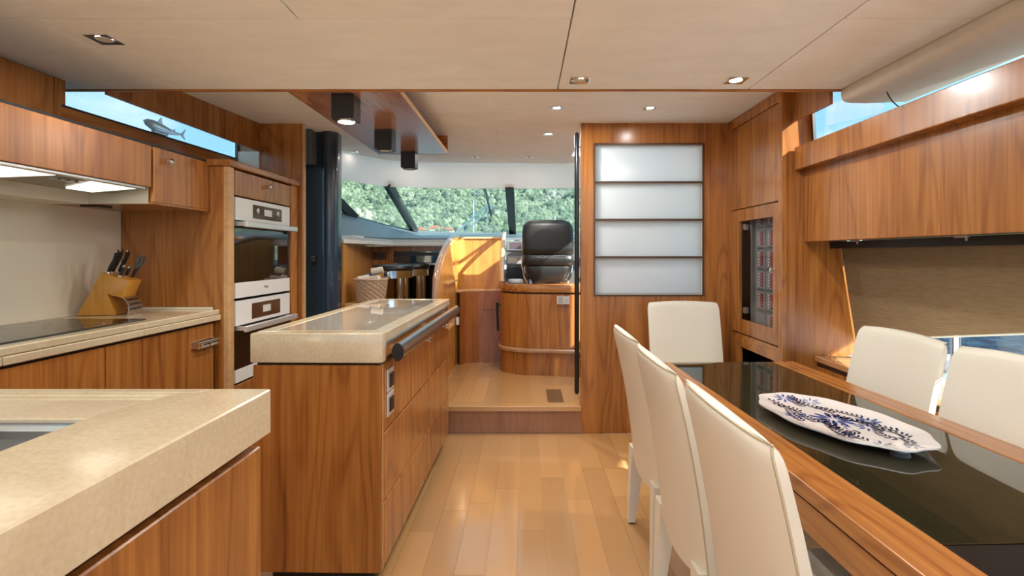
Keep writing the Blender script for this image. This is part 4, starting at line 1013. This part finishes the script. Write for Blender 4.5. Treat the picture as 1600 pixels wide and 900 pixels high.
G().tube([(rows[8][k][0]+.004, rows[8][k][1], rows[8][k][2]-.004) for k in range(len(ys))], .003, n=8).obj('bottom_bar', CREAM, bl, smooth=True)
B(1.61, 1.669, -.5, 2.70, 1.2325, 1.2675).obj('head_track', BLACK, bl)
lg = thing('side_ledge', 'teak side ledge below the starboard window behind the dining chairs', 'ledge', (1.6, 1.2, .62))
B(1.525, 1.695, -1.0, 2.695, .640, .668, bev=.003).obj('ledge_top', wood('ledge_teak', 'y', (.60,.33,.15), (.42,.2,.075), rough=.15, coat=1), lg)
B(1.54, 1.69, -1.0, 2.695, .6155, .6395).obj('shadow_gap', CARC, lg)
rd = thing('metal_rod', 'slim metal stay rod lying on the side ledge by the end panel', 'rod', (1.6, 2.6, .668))
G().tube([(1.56,2.62,.676),(1.69,2.60,.676)], .0055, n=8).obj('tube', CHROME, rd, smooth=True); G().tube([(1.6905,2.60,.679),(1.71,2.597,.679)], .009, n=10).obj('end_cap', STEEL, rd, smooth=True)

# ================================================================== dining table
TZt = .69
tb = thing('dining_table', 'long dining table with smoked glass top and wide teak border', 'table', (.585, 2.43, 0))
def bx(*a, **k): return B(*a, **k)
TX0, TX1, TY0, TY1 = .585, 1.285, -.35, 2.43
B(TX0, TX0+.105, TY0, TY1, TZt-.036, TZt, bev=.003, seg=2).obj('border_strip', TY, tb)
B(TX1-.10, TX1, TY0, TY1, TZt-.036, TZt, bev=.003, seg=2).obj('border_strip', TY, tb)
B(TX0+.1055, TX1-.1005, .902, TY1, TZt-.014, TZt-.002, bev=.001).obj('glass_leaf', TGLASS, tb)
B(TX0+.1055, TX1-.1005, TY0, .899, TZt-.014, TZt-.003, bev=.001).obj('glass_leaf', TBLACK, tb)  # near glass coloured black for the dark reflection it would show
B(TX0+.02, TX1-.02, TY0+.02, TY1-.004, TZt-.046, TZt-.037).obj('shadow_gap', CARC, tb)
for x0 in (TX0+.008, TX1-.03): B(x0, x0+.022, TY0+.03, TY1-.004, TZt-.115, TZt-.0465, bev=.002).obj('apron', TY, tb)
B(TX0+.0305, TX1-.0305, TY1-.03, TY1-.008, TZt-.115, TZt-.0465).obj('apron', TX, tb)
RED = wood('table_leg_wood', 'z', (.26,.075,.03), (.15,.04,.016))
for (x, y) in ((TX0+.012, TY1-.075), (TX1-.072, TY1-.075), (TX0+.012, TY0+.05), (TX1-.072, TY0+.05)):
    B(x, x+.06, y, y+.06, 0, TZt-.116, bev=.003).obj('leg', RED, tb)
tb.rotation_euler = (0, 0, .03)

# platter
pf_ = thing('serving_platter', 'long scalloped white platter with blue floral painting on the table', 'platter', (0,0,0))
N = 96
def outline(sx, sy, sc=1.0):
    o = []
    for k in range(N):
        a = 2*PI*k/N
        ex = 1.0 + .022*math.cos(10*a) * (1 if sc > .6 else sc)
        c_, s_ = math.cos(a), math.sin(a)
        o.append((sx*ex*math.copysign(abs(c_)**.95, c_), sy*ex*math.copysign(abs(s_)**.95, s_)))
    return o
lay = [(.55,.55,.012,0), (.72,.74,.012,0), (.90,.90,.016,0), (1.0,1.0,.026,0)]
def pz(u): # height of the upper face as a function of the normalised radius
    return .016 + (.0 if u < .7 else (u-.7)/.3*.012)
rows = []
for u in (.02, .3, .55, .7, .85, .95, 1.0): rows.append([(x*u, y*u, pz(u)) for x, y in outline(.155, .272)])
for u, z in ((1.0, .0245), (.93, .0175), (.75, .0105), (.4, .0100), (.02, .0100)): rows.append([(x*u, y*u, z) for x, y in outline(.155, .272)])
g = G(); g.loft(rows, close=True); g.poly(rows[0]); g.poly(rows[-1]); bmesh.ops.recalc_face_normals(g.b, faces=g.b.faces)
g.obj('dish', PORC, pf_, smooth=True, ang=60)
for yy in (-.20, .20): G().lathe([(.02,0),(.024,.0098),(0,.0098)], (0, yy, 0), n=20).obj('foot', PORC, pf_, smooth=True)
def inside(x, y): return math.sqrt((x/.155)**2 + (y/.272)**2)
def leaf(g, x, y, ang, l, w):
    d = Vector((math.cos(ang), math.sin(ang))); nrm = Vector((-d.y, d.x)); p = Vector((x, y))
    pts = [p, p+d*l*.35+nrm*w, p+d*l*.75+nrm*w*.7, p+d*l, p+d*l*.7-nrm*w*.7, p+d*l*.3-nrm*w*.6]
    if any(inside(q.x, q.y) > .97 for q in pts): return
    g.poly([(q.x, q.y, pz(min(1, inside(q.x, q.y))) + .0012) for q in pts])
def spray(g, x, y, ang, n, step, l, curl):
    for k in range(n):
        for s in (-1, 1): leaf(g, x, y, ang+s*.8, l*(1-.4*k/n), l*.17)
        x += step*math.cos(ang); y += step*math.sin(ang); ang += curl
g1, g2, g3 = G(), G(), G()
for (x, y, a, n, c) in ((.06,-.10,PI/2,9,.05), (.055,.06,PI/2+.1,9,.03), (-.06,-.16,PI/2,9,-.03), (-.065,.0,PI/2,8,-.06), (.0,-.22,.3,6,.25), (.03,-.17,2.2,7,-.35), (-.04,.10,1.3,7,.2), (.02,.14,1.7,6,-.2), (-.02,-.10,2.8,5,.3), (.04,.0,1.2,5,.4), (.09,-.12,PI/2+.15,12,.05), (.10,.0,PI/2+.2,10,.04), (-.09,-.14,PI/2-.15,12,-.04), (-.10,.02,PI/2-.2,9,-.05), (.06,-.17,.9,7,.3), (-.06,.15,.8,6,.3), (.05,.17,2.0,6,-.2), (-.07,-.06,.6,6,.35)):
    spray(g2, x, y, a, n, .0145, .022, c)
def flower(g, gc, x, y, r, n, a0=0):
    for k in range(n): leaf(g, x+r*.22*math.cos(a0+2*PI*k/n), y+r*.22*math.sin(a0+2*PI*k/n), a0+2*PI*k/n, r*.8, r*.13)
flower(g1, g3, .0, .01, .065, 11); flower(g3, g1, .0, .01, .040, 7, .3); flower(g1, g3, .035, -.075, .034, 8); flower(g1, g3, .01, .222, .036, 8, .2); flower(g3, g1, .01, .222, .022, 6)
flower(g1, g3, -.045, -.19, .03, 6); flower(g1, g3, -.03, -.045, .028, 6, .5); flower(g3, g1, .05, .11, .024, 6); flower(g3, g1, -.05, .06, .024, 6); flower(g1, g3, .0, -.235, .024, 6); flower(g1, g3, .085, -.03, .036, 9); flower(g3, g1, .085, -.03, .024, 7); flower(g1, g3, -.085, .07, .036, 8); flower(g3, g1, .07, .17, .03, 7); flower(g1, g3, -.08, -.11, .03, 7)
for g, m_ in ((g1, BLUE1), (g2, BLUE2), (g3, BLUE3)):
    o = g.obj('painted_pattern', m_, pf_); o['kind'] = 'stuff'
pf_.location = (.930, 1.53, TZt-.0015); pf_.rotation_euler = (0, 0, .25)

# ================================================================== dining chairs
def make_chair(name, label):
    t = thing(name, label, 'chair', (0,0,0), 'ivory leather dining chairs')
    W2 = .232
    def yc(z): return -.205 - (z-.37)*.13 - .16*max(0, z-.45)**2
    rows_f, rows_b = [], []
    zs = [.335,.36,.42,.50,.58,.66,.74,.80,.845,.862,.874,.880]
    TH = {.862: .94, .874: .78, .880: .55}
    def prof(z, back):
        row = []
        hw = W2 - .006*max(0, (.5-z)/.2) - (.0 if z < .84 else (z-.84)**2*5)
        th = .050 - .012*(z-.335)/.545
        th *= TH.get(z, 1)
        for k in range(13):
            u = -1+2*k/12
            x = hw*u
            y = yc(z) - .022*(1-u*u)            # gentle hollow across the back
            zz = z + (.0 if z > .45 else -.035*(1-u*u)*(1 if z < .34 else .4)) + (.010*(1-u*u) if z > .86 else 0)
            edge_ = .010*(abs(u)**8)
            row.append((x, (y - th/2 + edge_) if back else (y + th/2 - edge_), zz))
        return row
    loops = []
    for z in zs:
        f = prof(z, False); b = prof(z, True)
        loops.append(f + b[::-1])
    g = G(); g.loft(loops, close=True)
    g.poly(loops[0]); 
    top = loops[-1]; ctr = [(x, y*.5+.5*(yc(.888)-.011), z+.006) for x, y, z in top]
    g.loft([top, ctr], close=True); g.poly(ctr)
    bmesh.ops.remove_doubles(g.b, verts=g.b.verts, dist=.0002); bmesh.ops.recalc_face_normals(g.b, faces=g.b.faces)
    bk_ = g.obj('backrest', LEATHER, t, smooth=True, ang=60)
    sm = G()
    for s in (-1, 1):
        pts = [prof(z, True)[12 if s > 0 else 0] for z in zs]
        sm.tube([(p[0]-s*.003, p[1]+.001, p[2]) for p in pts], .0034, n=6)
    tp_ = prof(.880, True)
    sm.tube([(p[0], p[1], p[2]+.001) for p in tp_], .0028, n=6)
    sm.obj('piping', SEAM, bk_, smooth=True)
    B(-.215, .215, -.188, .235, .405, .468, bev=.016, seg=3).obj('seat', LEATHER, t, smooth=True)
    B(-.205, .205, -.185, .225, .365, .4045, bev=.004).obj('seat_rail', LEATHER, t)
    for s in (-1, 1):
        def legm(x0, y0, z0, x1, y1, w0, w1):
            q = lambda cx, cy, z, w: [(cx-w/2,cy-w/2,z),(cx+w/2,cy-w/2,z),(cx+w/2,cy+w/2,z),(cx-w/2,cy+w/2,z)]
            G().hexa(q(x1,y1,.006,w1), q(x0,y0,z0,w0)).obj('leg', LEATHER, t)
            G().hexa(q(x1,y1,.0,w1*.8), q(x1,y1,.0058,w1*.8)).obj('glide', BLACK, t)
        legm(s*.192, -.212, .350, s*.207, -.238, .064, .030)
        legm(s*.180, .200, .364, s*.190, .215, .044, .028)
    return t
ch = make_chair('dining_chair', 'ivory leather dining chair at the far left end of the table, next to the aisle')
def put(o, x, y, rz): o.location = (x, y, 0); o.rotation_euler = (0, 0, rz)
put(ch, .715, 2.09, -PI/2)
for x, y, rz, lab in ((.705, 1.585, -PI/2, 'ivory leather dining chair, middle one of three along the aisle side'),
                      (.715, 1.075, -PI/2, 'ivory leather dining chair nearest the camera on the aisle side'),
                      (1.195, 2.045, PI/2, 'ivory leather dining chair on the window side beside the metal rod'),
                      (1.195, 1.54, PI/2, 'ivory leather dining chair on the window side at the right picture edge'),
                      (1.035, 3.055, PI, 'ivory leather dining chair standing against the frosted partition')):
    c = copy_tree(ch); c['label'] = lab; put(c, x, y, rz)

# ================================================================== outside
sea = B(-3000, 3000, -2500, 3000, -1.75, -1.7).obj('sea', SEA); tag(sea, 'dark blue rippled sea outside the starboard window', 'sea', kind='stuff')
dk = thing('side_deck', 'white side deck and bulwark outside the starboard window', 'deck', (2.2, 1, .3))
B(1.81, 2.62, -3, 3.4, .44, .50).obj('deck_surface', plain('deck_grey', (.55,.58,.62), .5), dk)
B(2.50, 2.66, -3, 3.4, .50, .58, bev=.02, seg=2).obj('bulwark', GEL, dk)
B(1.81, 2.66, -3, 3.4, -1.695, .44).obj('hull', GEL, dk)
ps = thing('stanchion_post', 'polished steel stanchion post on the side deck beyond the chairs', 'post', (2.36, 2.8, .50))
G().tube([(2.40,2.85,.501),(2.40,2.85,1.35)], .026, n=14).obj('post', CHROME, ps, smooth=True); G().lathe([(.07,0),(.07,.008),(.045,.03),(.027,.09),(0,.09)], (2.40,2.85,.5005), n=20).obj('base_flange', CHROME, ps, smooth=True)
fdk = G().loft([[(-1.9,6.5,-1.69),(-1.9,6.5,.95),(-.15,6.5,1.02),(1.6,6.5,.95),(1.6,6.5,-1.69)], [(-1.5,9,-1.69),(-1.6,9,.9),(-.15,9,.98),(1.3,9,.9),(1.2,9,-1.69)], [(-.7,12,-1.69),(-1.0,12,.9),(-.15,12,.95),(.7,12,.9),(.4,12,-1.69)], [(-.2,13.4,-1.69),(-.3,14,.95),(-.15,14.2,.95),(0,14,.95),(-.1,13.4,-1.69)]], thick=.05).obj('foredeck', GEL, smooth=True); tag(fdk, 'white foredeck beyond the windscreen', 'deck')
br = thing('bow_rail', 'stainless bow rail seen through the windscreen left of the centre mullion', 'railing', (-.5, 10, .95))
G().tube([(-1.45,7.0,.98),(-1.08,8.4,1.60),(-.88,12.0,2.36),(-.70,13.4,2.40)], .018, n=8).obj('top_rail', CHROME, br, smooth=True)
G().tube([(-1.30,7.0,.98),(-.98,8.4,1.58),(-.80,12.0,2.28)], .014, n=8).obj('lower_rail', CHROME, br, smooth=True)
G().tube([(-1.17,12.0,.95),(-1.17,12.0,2.85)], .012, n=8).obj('post', CHROME, br, smooth=True)
G().tube([(-.88,12.0,.95),(-.88,12.0,2.36)], .014, n=8).obj('post', CHROME, br, smooth=True)
wp = thing('windscreen_wiper', 'black windscreen wiper hanging on the windscreen left of the centre mullion', 'wiper', (-.4, 5.3, 1.6))
G().bar((-.405,5.06,1.88), (-.385,5.92,1.645), .022, .012).obj('blade', BLACK, wp); G().tube([(-.405,5.04,1.91),(-.39,5.5,1.79)], .008, n=8).obj('arm', BLACK, wp)

# hillside
nx, ny = 130, 90
vv, ff = [], []
for j in range(ny):
    v = j/(ny-1); y = 300 + 1500*v**1.3
    for i in range(nx):
        x = -1700 + 3000*i/(nx-1)
        h = max(0, y-330)*.225
        nz = mnoise.fractal(Vector((x*.003, y*.003, 1.3)), 1.0, 2.0, 5)
        h += nz*min(60, max(0, (y-320)*.16)) + mnoise.noise(Vector((x*.03, y*.03, 4)))*min(7, max(0, (y-330)*.05))
        fall = 1 - .75*max(0, min(1, (-x-650)/700)); fall *= 1 - .6*max(0, min(1, (x-500)/700))
        vv.append((x, y, -1.69 + max(0, h)*fall))
for j in range(ny-1):
    for i in range(nx-1):
        a = j*nx+i; ff.append((a, a+1, a+nx+1, a+nx))
hm = bpy.data.meshes.new('hillside'); hm.from_pydata(vv, [], ff); hm.polygons.foreach_set('use_smooth', [True]*len(hm.polygons)); hm.materials.append(HILL)
hl = bpy.data.objects.new('hillside', hm); COL.objects.link(hl); tag(hl, 'green wooded hillside filling the view through the windscreen', 'hill')
import numpy as np
rng = np.random.default_rng(3)
V = np.array(vv).reshape(ny, nx, 3)
tI = bmesh.new(); bmesh.ops.create_icosphere(tI, subdivisions=1, radius=1.0)
icoV = np.array([v.co[:] for v in tI.verts]); icoF = np.array([[v.index for v in f.verts] for f in tI.faces]); tI.free()
NT = 15000
Yt = 345 + 900*rng.random(NT)**.8; Xt = Yt*(-.46+.66*rng.random(NT))
vj = ((Yt-300)/1500)**(1/1.3)*(ny-1); ui = (Xt+1700)/3000*(nx-1)
j0 = np.clip(vj.astype(int), 0, ny-2); i0 = np.clip(ui.astype(int), 0, nx-2); fj = vj-j0; fi = ui-i0
Zt = (V[j0,i0,2]*(1-fi)+V[j0,i0+1,2]*fi)*(1-fj) + (V[j0+1,i0,2]*(1-fi)+V[j0+1,i0+1,2]*fi)*fj
gap = np.array([mnoise.noise(Vector((a*.012, b*.012, 9.))) for a, b in zip(Xt, Yt)])
keep = gap < .28
Xt, Yt, Zt = Xt[keep], Yt[keep], Zt[keep]; nt_ = len(Xt)
rad = (2.2+3.0*rng.random(nt_))*(Yt/700)**.35
P = icoV[None]*rad[:,None,None]*(1+.25*rng.random((nt_, len(icoV), 1)))
P[:,:,2] *= 1.15
P += np.stack([Xt, Yt, Zt+rad*.5], 1)[:,None]
FF = (icoF[None]+(np.arange(nt_)*len(icoV))[:,None,None]).reshape(-1, 3)
fm = bpy.data.meshes.new('forest'); fm.from_pydata(P.reshape(-1, 3).tolist(), [], FF.tolist()); fm.materials.append(HILL)
fo_ = bpy.data.objects.new('forest', fm); COL.objects.link(fo_); tag(fo_, 'green scrub and tree crowns covering the hillside', 'trees', kind='stuff')
def hz_at(x, y): 
    best = min(vv, key=lambda p: (p[0]-x)**2+(p[1]-y)**2); return best[2]
for k, (px, wd) in enumerate(((-.295,8), (-.255,7), (-.205,6), (-.175,5), (-.150,5))):
    y = 430+14*(k % 2); x = px*y; z = hz_at(x, y)
    z = max(z-2, 1.2+.046*y-4)
    t = thing('house', ['white shore house with red roof at the far left pane', 'low white shore house beside the left mullion', 'pale shore house just right of the left mullion', 'small pale shore house second from the left mullion', 'pale shore house third from the left mullion'][k], 'house', (x, y, z), 'houses on the far shore')
    B(x-wd, x+wd, y-5, y+5, z-12, z+4.5).obj('wall', HOUSEW, t); G().prism([(x-wd-.6,z+4.5),(x+wd+.6,z+4.5),(x+wd*.4,z+7.2),(x-wd*.4,z+7.2)], 'y', y-5.6, y+5.6).obj('roof', HOUSER, t)
    for q in (-.6, 0, .6): B(x+wd*q-.7, x+wd*q+.7, y-5.1, y-5.0, z+.8, z+2.6).obj('window', BLACK, t)
for k, (px, h_) in enumerate(((.059, 10), (-.10, 14))):
    y = 120; x = px*y
    t = thing('sailboat', ['moored sailboat with a tall mast right of the centre mullion', 'moored sailboat with a tall mast left of the centre mullion'][k], 'boat', (x, y, -1.7), 'moored sailboats')
    G().tube([(x,y,-.2),(x,y,h_)], .09, n=6).obj('mast', WHITE, t); G().hexa([(x-1,y-4,-1.699),(x+1,y-4,-1.699),(x+.6,y+5,-1.699),(x-.6,y+5,-1.699)], [(x-1.5,y-4.5,-.4),(x+1.5,y-4.5,-.4),(x+.3,y+6,-.2),(x-.3,y+6,-.2)]).obj('hull', WHITE, t)
